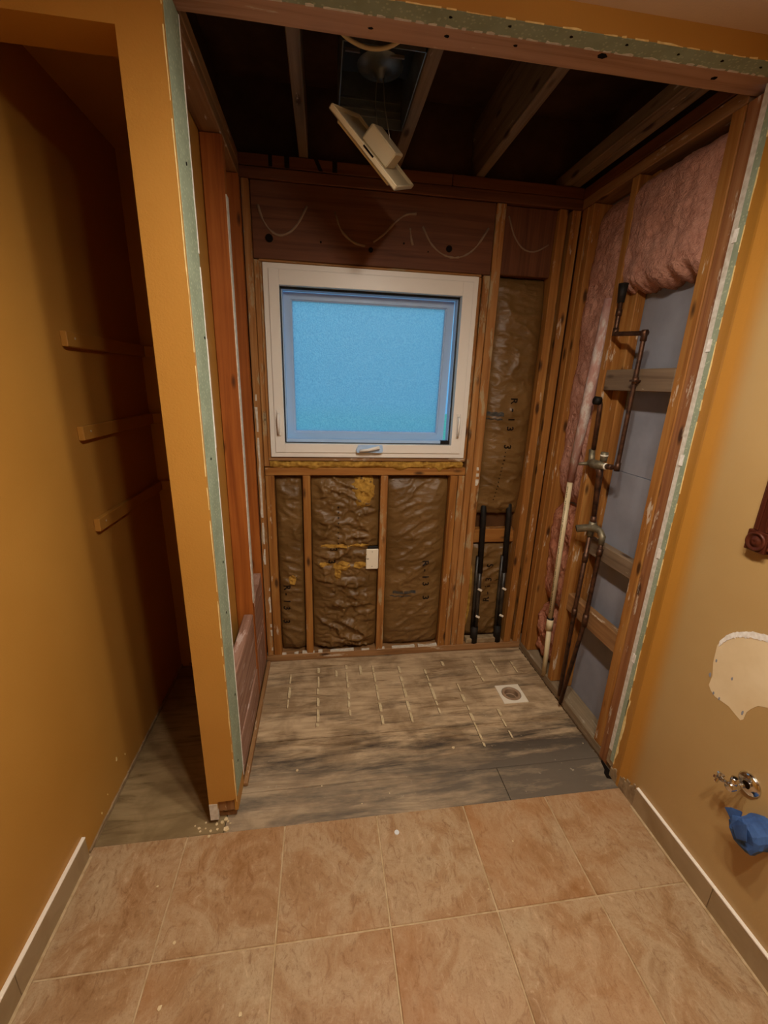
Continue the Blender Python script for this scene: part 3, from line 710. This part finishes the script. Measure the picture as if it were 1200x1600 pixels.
for cx, cz, rx, rz, sd in ((.06, .690, .085, .010, 1), (.19, .692, .06, .009, 2), (.09, .575, .05, .028, 3), (.19, .575, .045, .020, 5), (.07, .53, .022, .035, 8), (.0, .585, .03, .012, 9)):
    patchmesh('torn_fibre', b2, s2, cx, cz, rx, rz, M['foamyellow'], sd, .004, .010)
lettering(b2, s2, '3', .050, .672, .07); lettering(b2, s2, '3', .040, .603, .07)
for k in range(9): inkmark(b2, s2, .073-.003, .073+.004, .90-.028*k, .906-.028*k, 'printed_dash', 'ink')
b3, s3 = batt(0, .330, .652, .048, 1.060, 5.1, 'smooth wrinkled brown paper-faced batt below the window, right of the cover plate', .022, .011)
lettering(b3, s3, 'R-13 3', .552, .578, .043, dx=.003); inkmark(b3, s3, .375, .505, .395, .412); inkmark(b3, s3, .36, .48, .378, .384)
b4, s4 = batt(0, .818, 1.062, .845, 2.012, 8.8, 'tall brown paper-faced batt right of the window', .030, .010, YB+.034, True)
lettering(b4, s4, 'R-13 3', .955, 1.452, .046, dx=-.002); inkmark(b4, s4, .825, .905, 1.375, 1.395); inkmark(b4, s4, .825, .900, 1.358, 1.364)
for k in range(14): inkmark(b4, s4, .936-.003-.002*k, .936+.004-.002*k, 1.19-.02*k, 1.195-.02*k, 'printed_dash', 'ink')
b5, s5 = batt(0, .835, 1.058, .062, .672, 4.4, 'short brown paper-faced batt behind the two black pipes', .012, .012, YB+.055)
lettering(b5, s5, 'R-13 S', .940, .315, .044, up=True)
patchmesh('torn_fibre', b5, s5, .835, .35, .014, .20, M['foamyellow'], 12, .004, .012)
box('gypsum_rubble', .83, 1.05, YB+.006, YB+.05, .043, .075, M['mortar'], b5, .004)

# ---- black pipes in the right bay
for i, (xa, xb, lab) in enumerate(((.868, .886, 'black plumbing pipe in the narrow bay, the one nearer the window'), (1.015, 1.032, 'black plumbing pipe in the narrow bay, the one nearer the corner studs'))):
    o = root('riser_pipe', (xb, YB+.02, 0), lab, 'pipe', 'black pipes below the tall batt'); yy = YB+.020
    pipe('upper_pipe', [(xa, yy+.035, .92), (xa, yy+.012, .84), (xa+(xb-xa)*.5, yy+.002, .50)], .016, M['blackpipe'], o, 14, .02)
    pipe('lower_pipe', [(xa+(xb-xa)*.48, yy, .52), (xb, yy-.002, .14)], .0125, M['greypipe'], o, 14, 0)
    pipe('side_conduit', [(xa+(xb-xa)*.4-.018, yy+.006, .60), (xb-.018, yy+.006, .13)], .010, M['greypipe'], o, 12, 0)
    pipe('foot_coupling', [(xb-.006, yy, .15), (xb-.004, yy, .045)], [.021, .022], M['blackpipe'], o, 16, 0)
    for z in (.40, .225):
        t = (.84-z)/.8; xx = xa+(xb-xa)*t
        bm = bmesh.new(); addbox(bm, -.013, .013, -.004, .004, -.006, .006, .0015, Matrix.Translation((xx+.004, yy-.017, z)) @ Matrix.Rotation(R(28), 4, 'Y')); link('white_clip', bm, M['whiteplastic'], o)

# ---- cover plate on the cripple stud
o = root('cover_plate', (.253, YB-.004, .555), 'blank cream cover plate fixed beside the middle stud under the window', 'cover plate')
bm = bmesh.new(); addbox(bm, .220, .286, YB-.010, YB-.004, .557, .673, .003); link('plate', bm, M['whiteplastic'], o)
for z in (.573, .657):
    bm = bmesh.new(); lathe(bm, [(.0035, 0), (.003, .0012), (0, .0014)], 10, Matrix.Translation((.253, YB-.010, z)) @ Matrix.Rotation(R(90), 4, 'X')); link('screw', bm, M['screw'], o)
bm = bmesh.new(); addbox(bm, .228, .284, YB-.004, YB+.02, .563, .685, .002); link('junction_box', bm, M['black'], o)

# ---- pink batts of the right wall
def wool(name, label, y0, y1, z0, z1, xf, seed, mat, bulge=.018, rag=.03, amp=.010):
    o = root(name, (XS+.05, (y0+y1)/2, z0), label, 'insulation', 'pink glass wool in the right wall')
    nu = max(20, int((y1-y0)/.008)); nv = int((z1-z0)/.009); bm = bmesh.new()
    def fn(u, v):
        y = y0+(y1-y0)*u; z = z0+(z1-z0)*v
        a = 1-abs(2*u-1)**4; b = 1-abs(2*v-1)**10
        p = Vector((y*14, z*11, seed)); n1 = noise.noise(p); n2 = abs(noise.noise(p*3.1)); n3 = noise.noise(p*7)
        zz = z - rag*(1-v)**6*(noise.noise(Vector((y*26, 3, seed)))+.9*noise.noise(Vector((y*70, 3, seed))))*.75
        return Vector((xf - bulge*a*b - amp*n1 + amp*1.1*n2*a - amp*.25*n3 + .05*(1-b), y, zz))
    V = grid(bm, nu, nv, fn)
    ed = [r[0] for r in V] + V[-1][1:] + [r[-1] for r in reversed(V[:-1])] + list(reversed(V[0][1:-1]))
    bk = [bm.verts.new((XS+.091, v.co.y, v.co.z)) for v in ed]
    for i in range(len(ed)): j = (i+1) % len(ed); bm.faces.new((ed[i], bk[i], bk[j], ed[j]))
    bm.faces.new(bk)
    link('glass_wool', bm, mat, o, smooth=True); return o
wool('insulation_batt', 'pink glass wool batt filling the top of the bay above the shower pipes', 1.344, 1.738, 1.885, 2.275, XS+.010, 2.2, M['pink'], .022, .03, .012)
wool('insulation_batt', 'tall pink glass wool batt in the corner bay of the right wall', 1.755, 1.984, .965, 2.285, XS+.030, 5.7, M['pink'], .012, .02, .014)
wool('insulation_batt', 'crumpled pink glass wool in the lower corner bay behind the cream pipe', 1.755, 1.984, .40, .955, XS+.040, 7.7, M['pinkdirty'], .012, .04, .022)
wool('insulation_batt', 'lump of dirty pink glass wool at the floor of the corner bay', 1.80, 1.975, .06, .375, XS+.044, 9.1, M['pinkdirty'], .012, .03, .030)
# ---- cream drain pipe
o = root('vent_pipe', (XS, 1.81, .043), 'cream plastic vent pipe standing in the corner bay, wool stuck to its top', 'pipe')
PX = XS-.002
pipe('pipe', [(PX, 1.806, .34), (PX, 1.830, 1.10)], .0125, M['pvc'], o, 18, 0)
pipe('wool_coated_section', [(PX, 1.830, 1.095), (PX+.002, 1.795, 1.50), (PX+.008, 1.775, 1.88)], [.016, .024, .021], M['fuzz'], o, 18, .05)
pipe('coupling', [(PX, 1.806, .365), (PX, 1.802, .30)], [.0165, .0175], M['pvc'], o, 18, 0)
pipe('seal_ring', [(PX, 1.806, .362), (PX, 1.806, .368)], .0172, M['black'], o, 18, 0)
pipe('lower_pipe', [(PX, 1.802, .31), (PX+.004, 1.785, .03)], .0125, M['pvc'], o, 16, 0)
bm = bmesh.new()
for k in range(60):       # worn factory print, too small to read
    z = .40 + k*.0112; yc = 1.806+.024*(z-.34)/.76
    if k % 11 == 10: continue
    for q in range(2):
        a = R(205 + random.uniform(-6, 6)); h = random.uniform(.003, .008); z0_ = z + q*.004
        p = [(PX+.0128*math.cos(a+d), yc+.0128*math.sin(a+d)) for d in (-.10, .10)]
        bm.faces.new([bm.verts.new((p[0][0], p[0][1], z0_)), bm.verts.new((p[1][0], p[1][1], z0_)), bm.verts.new((p[1][0], p[1][1], z0_+h)), bm.verts.new((p[0][0], p[0][1], z0_+h))])
link('worn_print', bm, M['ink'], o)['kind'] = 'stuff'

# ---- shower plumbing
o = root('shower_plumbing', (XS+.033, 1.63, .01), 'tarnished copper shower piping with brass valve and tub tee in the right wall', 'plumbing')
XQ = XS-.009
pipe('shower_riser', [(XQ, 1.6788, 1.9022), (XQ, 1.6788, 1.7348), (XQ, 1.5114, 1.7213), (XQ, 1.5172, 1.2220), (XQ, 1.5869, 1.2162)], .0085, M['copper'], o, 12, .02)
pipe('drop_ear', [(XQ, 1.6807, 1.9167), (XQ, 1.6798, 1.8490)], [.018, .013], M['blackpipe'], o, 12, 0)
for a, b in (((XQ, 1.6788, 1.8248), (XQ, 1.6788, 1.8006)), ((XQ, 1.6788, 1.7571), (XQ, 1.6788, 1.7280)), ((XQ, 1.5240, 1.7222), (XQ, 1.5017, 1.7213)), ((XQ, 1.5114, 1.7329), (XQ, 1.5114, 1.6942)), ((XQ, 1.5114, 1.5684), (XQ, 1.5114, 1.5442)), ((XQ, 1.5162, 1.2442), (XQ, 1.5162, 1.2104)), ((XQ, 1.5482, 1.2191), (XQ, 1.5869, 1.2162))):
    pipe('solder_joint', [a, b], .0112, M['copper'], o, 12, 0)
bm = bmesh.new(); addbox(bm, XQ-.014, XQ+.012, 1.496, 1.527, 1.552, 1.559, .001); link('pipe_strap', bm, M['copper'], o)
pipe('hot_stub', [(XQ-.022, 1.6952, 1.4755), (XQ, 1.6933, 1.4716), (XQ, 1.6856, 1.2704)], .0095, M['copper'], o, 12, .02)
pipe('stub_socket', [(XQ-.028, 1.6962, 1.4765), (XQ-.004, 1.6943, 1.4736)], .017, M['blackpipe'], o, 16, 0)
v = pipe('mixing_valve', [(XQ-.006, 1.6914, 1.2152), (XQ-.010, 1.6643, 1.2142), (XQ-.010, 1.6256, 1.2142), (XQ-.004, 1.5820, 1.2162)], [.012, .019, .020, .012], M['brass'], o, 16, 0)
pipe('valve_stem', [(XQ-.012, 1.6788, 1.2104), (XQ-.055, 1.6914, 1.2065)], [.009, .006], M['brass'], v, 10, 0)
pipe('valve_bonnet', [(XQ, 1.6952, 1.2704), (XQ, 1.6885, 1.2346), (XQ-.004, 1.6788, 1.2152)], [.013, .013, .014], M['brass'], v, 12, 0)
pipe('diverter_cap', [(XQ+.004, 1.6140, 1.2704), (XQ+.004, 1.6140, 1.2317)], [.015, .0135], M['brass'], v, 14, 0)
pipe('white_washer', [(XQ+.004, 1.6140, 1.2592), (XQ+.004, 1.6140, 1.2534)], .0158, M['whiteplastic'], v, 14, 0)
pipe('white_washer', [(XQ-.003, 1.5869, 1.2157), (XQ-.003, 1.5801, 1.2162)], .0135, M['whiteplastic'], v, 14, 0)
pipe('valve_tailpiece', [(XQ-.006, 1.6256, 1.2104), (XQ-.002, 1.6140, 1.1813), (XQ, 1.6014, 0.9636)], [.018, .0135, .0095], M['copper'], o, 14, 0)
pipe('solder_joint', [(XQ, 1.6028, 0.9927), (XQ, 1.6004, 0.9588)], .0125, M['copper'], o, 12, 0)
t_ = pipe('tub_tee', [(XQ-.050, 1.6352, 0.9249), (XQ-.015, 1.6178, 0.9346), (XQ+.002, 1.5869, 0.9452), (XQ+.004, 1.5482, 0.9414), (XQ+.002, 1.5269, 0.9249), (XQ, 1.5240, 0.8911)], [.017, .016, .018, .013, .014, .011], M['brass'], o, 16, 0)
pipe('spout_opening', [(XQ-.0515, 1.6362, 0.9245), (XQ-.045, 1.6333, 0.9264)], .0125, M['hole'], t_, 14, 0)
pipe('tee_body', [(XQ, 1.6004, 0.9685), (XQ, 1.6082, 0.9007)], [.016, .0145], M['brass'], t_, 14, 0)
pipe('cold_supply', [(XQ, 1.6072, 0.9201), (XQ, 1.6149, 0.5089), (XQ, 1.6130, 0.0430)], .0095, M['copper'], o, 12, 0)
pipe('hot_supply', [(XQ, 1.5249, 0.9104), (XQ, 1.5230, 0.8562), (XQ, 1.5307, 0.5195), (XQ-.02, 1.5675, 0.0430)], .0095, M['copper'], o, 12, 0)
for a, b in (((XQ, 1.5230, 0.8717), (XQ, 1.5230, 0.8427)), ((XQ, 1.5307, 0.5524), (XQ, 1.5317, 0.4943)), ((XQ, 1.6149, 0.5330), (XQ, 1.6149, 0.4943)), ((XQ, 1.6091, 0.8137), (XQ, 1.6101, 0.7749))):
    pipe('solder_joint', [a, b], .0125, M['copper'], o, 12, 0)

# ---- drain flange in the plywood
o = root('shower_drain', (.949, 1.694, 0), 'square cream shower drain flange set into the stained plywood', 'drain')
bm = bmesh.new(); n = 40; cx, cy = .949, 1.694; h = .0645
sq = []; ci = []; cb = []; sb = []
for j in range(n):
    a = 2*math.pi*j/n; m = h/max(abs(math.cos(a)), abs(math.sin(a)))
    sq.append(bm.verts.new((cx+m*math.cos(a), cy+m*math.sin(a), .004))); ci.append(bm.verts.new((cx+.050*math.cos(a), cy+.050*math.sin(a), .004)))
    sb.append(bm.verts.new((cx+m*math.cos(a), cy+m*math.sin(a), -.018))); cb.append(bm.verts.new((cx+.050*math.cos(a), cy+.050*math.sin(a), -.018)))
for j in range(n):
    k = (j+1) % n; bm.faces.new((sq[j], sq[k], ci[k], ci[j])); bm.faces.new((sq[j], sb[j], sb[k], sq[k])); bm.faces.new((ci[j], ci[k], cb[k], cb[j])); bm.faces.new((sb[j], cb[j], cb[k], sb[k]))
link('square_plate', bm, M['whiteplastic'], o)
bm = bmesh.new(); lathe(bm, [(.048, -.012), (.048, .002), (.046, .005), (.036, .0055), (.0335, .003), (.033, -.022), (.029, -.024), (.0285, -.09), (.034, -.09), (.035, -.02), (.048, -.012)], 36, Matrix.Translation((cx, cy, 0))); link('drain_ring', bm, M['drainring'], o, smooth=False)

# ---- bath fan and its hanging cover
o = root('exhaust_fan', (.19, 1.62, 2.38), 'galvanised exhaust fan housing open between the ceiling joists', 'exhaust fan')
bm = bmesh.new(); fx0, fx1, fy0, fy1, fz0, fz1 = .062, .288, 1.42, 1.80, 2.372, 2.56; th = .003
addbox(bm, fx0, fx1, fy1-th, fy1, fz0, fz1); addbox(bm, fx0, fx1, fy0, fy0+th, fz0, fz1); addbox(bm, fx0, fx0+th, fy0, fy1, fz0, fz1); addbox(bm, fx1-th, fx1, fy0, fy1, fz0, fz1); addbox(bm, fx0, fx1, fy0, fy1, fz1-th, fz1)
link('housing', bm, M['steel'], o)
bm = bmesh.new(); addbox(bm, fx0+.004, fx1-.004, fy0+.004, 1.70, 2.465, 2.470); link('motor_plate', bm, M['steeldark'], o)
bm = bmesh.new(); lathe(bm, [(.075, .05), (.078, .01), (.070, 0), (.040, -.008), (.018, -.012), (.012, -.030), (0, -.032)], 28, Matrix.Translation((.19, 1.66, 2.462))); link('blower_wheel', bm, M['steel'], o, smooth=True)
for z in (2.40, 2.42, 2.445): box('pressed_rib', fx0+.006, fx1-.006, fy1-.008, fy1-.003, z, z+.006, M['steel'], o)
for x in (.10, .235): box('slot_bright', x-.022, x+.022, 1.60, 1.606, 2.458, 2.465, M['wire'], o)
o = root('fan_cover', (.16, 1.5, 2.17), 'cream plastic fan cover dangling askew from the exhaust fan', 'fan cover')
E1 = Vector((.728, 0.0, -.686)).normalized(); E2 = Vector((.50, .84, .19)); E2 = (E2 - E1*E2.dot(E1)).normalized(); E3 = E1.cross(E2)
if E3.z < 0: E3 = -E3
O0 = Vector((.029, 1.5, 2.27)); FM = Matrix(((E1.x, E2.x, E3.x, O0.x), (E1.y, E2.y, E3.y, O0.y), (E1.z, E2.z, E3.z, O0.z), (0, 0, 0, 1)))
LW, LD = .272, .285
bm = bmesh.new(); addbox(bm, 0, LW, 0, LD, -.006, 0, .002); addbox(bm, 0, LW, 0, .006, -.006, .010, .002); addbox(bm, 0, LW, LD-.006, LD, -.006, .010, .002); addbox(bm, 0, .006, 0, LD, -.006, .010, .002); addbox(bm, LW-.006, LW, 0, LD, -.006, .010, .002)
poly(bm, [(.03, .03, -.006), (LW-.03, .03, -.006), (LW-.03, LD-.03, -.006), (.03, LD-.03, -.006)], (0, 0, -.010))
bmesh.ops.transform(bm, matrix=FM, verts=bm.verts); link('cover_panel', bm, M['grille'], o)
bm = bmesh.new(); addbox(bm, .095, .200, .085, .205, .0, .050, .004); bmesh.ops.transform(bm, matrix=FM, verts=bm.verts); link('light_housing', bm, M['grille'], o)
bm = bmesh.new(); addbox(bm, .13, .17, -.0015, .001, .004, .009); bmesh.ops.transform(bm, matrix=FM, verts=bm.verts); link('side_slot', bm, M['hole'], o)
for du in (.10, .16):
    p = FM @ Vector((du, .15, .045)); pipe('spring_wire', [(.19+(du-.13)*.3, 1.655, 2.45), (.19+(du-.13)*.5, 1.645, 2.36), tuple(p)], .0016, M['wire'], o, 6, .02)
o = root('electrical_cable', (.13, 1.42, 2.37), 'pale cable sagging behind the header above the fan', 'cable')
pipe('cable', [(.0, 1.305, 2.40), (.05, 1.40, 2.372), (.13, 1.425, 2.362), (.20, 1.41, 2.368), (.27, 1.34, 2.40)], .005, M['cable'], o, 8, .05)

# ---- closet shelf cleats
for z, nm in ((1.618, 'top'), (1.333, 'middle'), (1.021, 'bottom')):
    o = root('shelf_cleat', (XL+.009, 1.79, z), {'top': 'uppermost ochre shelf cleat along the left closet wall', 'middle': 'middle ochre shelf cleat along the left closet wall', 'bottom': 'lowest ochre shelf cleat along the left closet wall'}[nm], 'shelf cleat', 'closet shelf cleats')
    board('cleat_board', XL, XL+.019, 1.490, 2.089, z-.023, z+.022, 'ochre', o, .002, .0004)
    bm = bmesh.new(); lathe(bm, [(.004, 0), (.0025, .0012), (0, .0005)], 8, Matrix.Translation((XL+.019, 1.535, z+.003)) @ Matrix.Rotation(R(90), 4, 'Y')); link('screw', bm, M['screw'], o)
    o = root('shelf_cleat', (-.59, 2.08, z), {'top': 'uppermost ochre shelf cleat across the dark closet back wall', 'middle': 'middle ochre shelf cleat across the dark closet back wall', 'bottom': 'lowest ochre shelf cleat across the dark closet back wall'}[nm], 'shelf cleat', 'closet shelf cleats')
    board('cleat_board', XL+.020, -.41, 2.071, 2.0895, z-.023, z+.022, 'ochre', o, .002, .0004)

# ---- stop valve, tape covered drain stub, mirror corner
def xw(m): return Matrix.Translation(m) @ Matrix.Rotation(R(-90), 4, 'Y')     # local z points out of the right wall (-x)
o = root('stop_valve', (XR, .742, .488), 'chrome angle stop valve with round escutcheon on the tan wall', 'valve')
bm = bmesh.new(); lathe(bm, [(.032, 0), (.032, .003), (.027, .009), (.014, .012), (.011, .012)], 28, xw((XR, .742, .488))); link('escutcheon', bm, M['chrome'], o, smooth=True)
pipe('supply_stub', [(XR-.010, .742, .488), (XR-.055, .742, .488)], .008, M['chrome'], o, 14, 0)
bm = bmesh.new(); lathe(bm, [(.011, 0), (.013, .004), (.013, .026), (.010, .030), (0, .030)], 16, xw((XR-.040, .742, .488))); vb = link('valve_body', bm, M['chrome'], o, smooth=True)
pipe('outlet', [(XR-.055, .742, .490), (XR-.055, .742, .516)], .0095, M['chrome'], vb, 14, 0)
pipe('outlet_bore', [(XR-.055, .742, .512), (XR-.055, .742, .5168)], .0055, M['hole'], vb, 12, 0)
pipe('stem', [(XR-.055, .745, .486), (XR-.056, .775, .478)], .0055, M['chrome'], o, 10, 0)
bm = bmesh.new()
for k in range(5):
    a = 2*math.pi*k/5; addbox(bm, -.004, .004, 0, .017, -.004, .004, .0015, Matrix.Translation((XR-.056, .780, .477)) @ Matrix.Rotation(R(80), 4, 'X') @ Matrix.Rotation(a, 4, 'Z'))
link('cross_handle', bm, M['chrome'], o)
o = root('taped_drain_stub', (XR-.03, .685, .40), 'drain stub wrapped in crumpled blue masking tape on the tan wall', 'drain stub')
bm = bmesh.new()
def tp(u, v):
    a = 2*math.pi*u; rr = .040*(1+.16*noise.noise(Vector((math.cos(a)*2, math.sin(a)*2, v*4)))) * (1 if v < .75 else (1-v)/.25*.95+.05)
    return Vector((XR-.075*min(1, v/.75)-.004*noise.noise(Vector((u*9, v*5, 3)))-(.006 if v > .9 else 0), .672+rr*math.cos(a), .405+rr*math.sin(a)))
grid(bm, 16, 10, tp); bmesh.ops.remove_doubles(bm, verts=bm.verts, dist=1e-5); link('tape_wrap', bm, M['bluetape'], o)
bm = bmesh.new(); poly(bm, [(XR-.055, .700, .445), (XR-.060, .722, .432), (XR-.058, .738, .412), (XR-.062, .722, .408), (XR-.060, .712, .396), (XR-.060, .695, .412)], (-.003, .001, .004)); link('tape_flap', bm, M['bluetape'], o)
bm = bmesh.new(); poly(bm, [(XR-.074, .690, .432), (XR-.080, .665, .447), (XR-.084, .650, .41), (XR-.080, .675, .385), (XR-.078, .695, .405)], (-.002, .001, .003)); link('tape_flap', bm, M['bluetape'], o)

o = root('framed_mirror', (XR-.01, .28, 1.118), 'mirror in a dark wooden frame with carved corner block, right edge', 'mirror')
fz, fy = 1.118, .930
bm = bmesh.new(); addbox(bm, XR-.022, XR-.001, fy-.056, fy, fz, fz+.056, .002); cb_ = link('corner_block', bm, M['mahogany'], o)
bm = bmesh.new(); lathe(bm, [(.026, 0), (.026, .004), (.022, .006), (.019, .001), (.013, .001), (.010, .005), (.004, .006), (0, .003)], 26, xw((XR-.0215, fy-.028, fz+.028))); link('carved_rosette', bm, M['mahogany'], cb_, smooth=True)
for nm, (a, b, c, d) in (('side_moulding', (fy-.052, fy-.004, fz+.056, 1.95)), ('bottom_moulding', (-.40, fy-.056, fz+.004, fz+.052))):
    bm = bmesh.new(); addbox(bm, XR-.012, XR-.001, a, b, c, d)
    if nm[0] == 's': addbox(bm, XR-.018, XR-.012, a+.006, a+.016, c, d, .002); addbox(bm, XR-.018, XR-.012, b-.016, b-.006, c, d, .002)
    else: addbox(bm, XR-.018, XR-.012, a, b, c+.006, c+.016, .002); addbox(bm, XR-.018, XR-.012, a, b, d-.016, d-.006, .002)
    link(nm, bm, M['mahogany'], o)
box('mirror_glass', XR-.005, XR-.001, -.40, fy-.052, fz+.052, 1.95, M['mirror'], o)

# ---- debris
def chip(x, y, s, z, lab, grp='plaster chips by the broken partition foot'):
    bm = bmesh.new(); n = random.choice((5, 6)); a0 = random.random()*6
    pts = [(x+s*random.uniform(.6, 1.1)*math.cos(a0+2*math.pi*k/n), y+s*random.uniform(.6, 1.1)*math.sin(a0+2*math.pi*k/n), z) for k in range(n)]
    poly(bm, pts, (0, 0, s*.45)); o = link('plaster_chip', bm, M['chip'], None, (x, y, z)); tag(o, lab, 'debris', grp)
chip(-.353, 1.148, .011, .0, 'largest cream plaster chip on the floor below the partition end')
for x, y, s in ((-.428, 1.181, .005), (-.447, 1.163, .006), (-.463, 1.174, .004), (-.383, 1.153, .005), (-.425, 1.161, .004), (-.372, 1.176, .008), (-.361, 1.186, .009), (-.390, 1.172, .006), (-.405, 1.150, .005), (-.352, 1.178, .005), (-.44, 1.152, .004), (-.342, 1.170, .004)):
    chip(x, y, s, 0, 'small plaster chip scattered on the bare floor by the partition end')
chip(-.406, 1.128, .006, .0045, 'pale flat chip lying at the edge of the tile below the partition', None)
for x, y, s in ((-.523, .99, .004), (-.427, .84, .005), (-.421, .709, .007), (-.22, .673, .006), (.64, .99, .003), (.5, .86, .003)):
    chip(x, y, s, .0045, 'tiny pale crumb on the brown floor tiles', 'crumbs on the tiles')
for x, y, s in ((1.135, 1.44, .004), (1.14, 1.36, .004), (1.12, 1.55, .003), (.13, 1.19, .004), (.55, 1.40, .010), (-.12, 1.36, .009), (-.02, 1.28, .005), (.24, 1.22, .004)):
    chip(x, y, s*.7, .0, 'tiny white crumb on the stained plywood', 'crumbs on the plywood')
bm = bmesh.new(); lathe(bm, [(.0085, 0), (.0085, .001), (.007, .002), (0, .002)], 20, Matrix.Translation((.242, 1.067, .0045))); o = link('plastic_dot', bm, M['dotwhite'], None, (.242, 1.067, .0045)); tag(o, 'small round grey-white disc lying on the floor tiles', 'disc')

# ---- ceiling lamps (above and behind the frame): bell shades on a bar
LX, LZ = .34, 2.268
o = root('ceiling_light', (LX, .34, ZC), 'ceiling light bar with three frosted bell shades', 'ceiling light')
box('canopy_bar', LX-.03, LX+.03, -.04, .72, ZC-.022, ZC, M['vinyl'], o, .004)
for y in (.66, .36, .04):
    pipe('socket_stem', [(LX, y, ZC-.02), (LX, y, LZ+.046)], .012, M['steel'], o, 12, 0)
    bm = bmesh.new(); lathe(bm, [(.014, .048), (.030, .044), (.044, .030), (.052, .0), (.050, .0), (.042, .028), (.029, .040), (.014, .044)], 28, Matrix.Translation((LX, y, LZ))); sh = link('bell_shade', bm, M['shade'], o, smooth=True)
    bm = bmesh.new(); lathe(bm, [(0, -.004), (.030, .000), (.046, .006), (.046, .009), (0, .009)], 28, Matrix.Translation((LX, y, LZ))); link('bulb_face', bm, M['lamp'], sh, smooth=True)
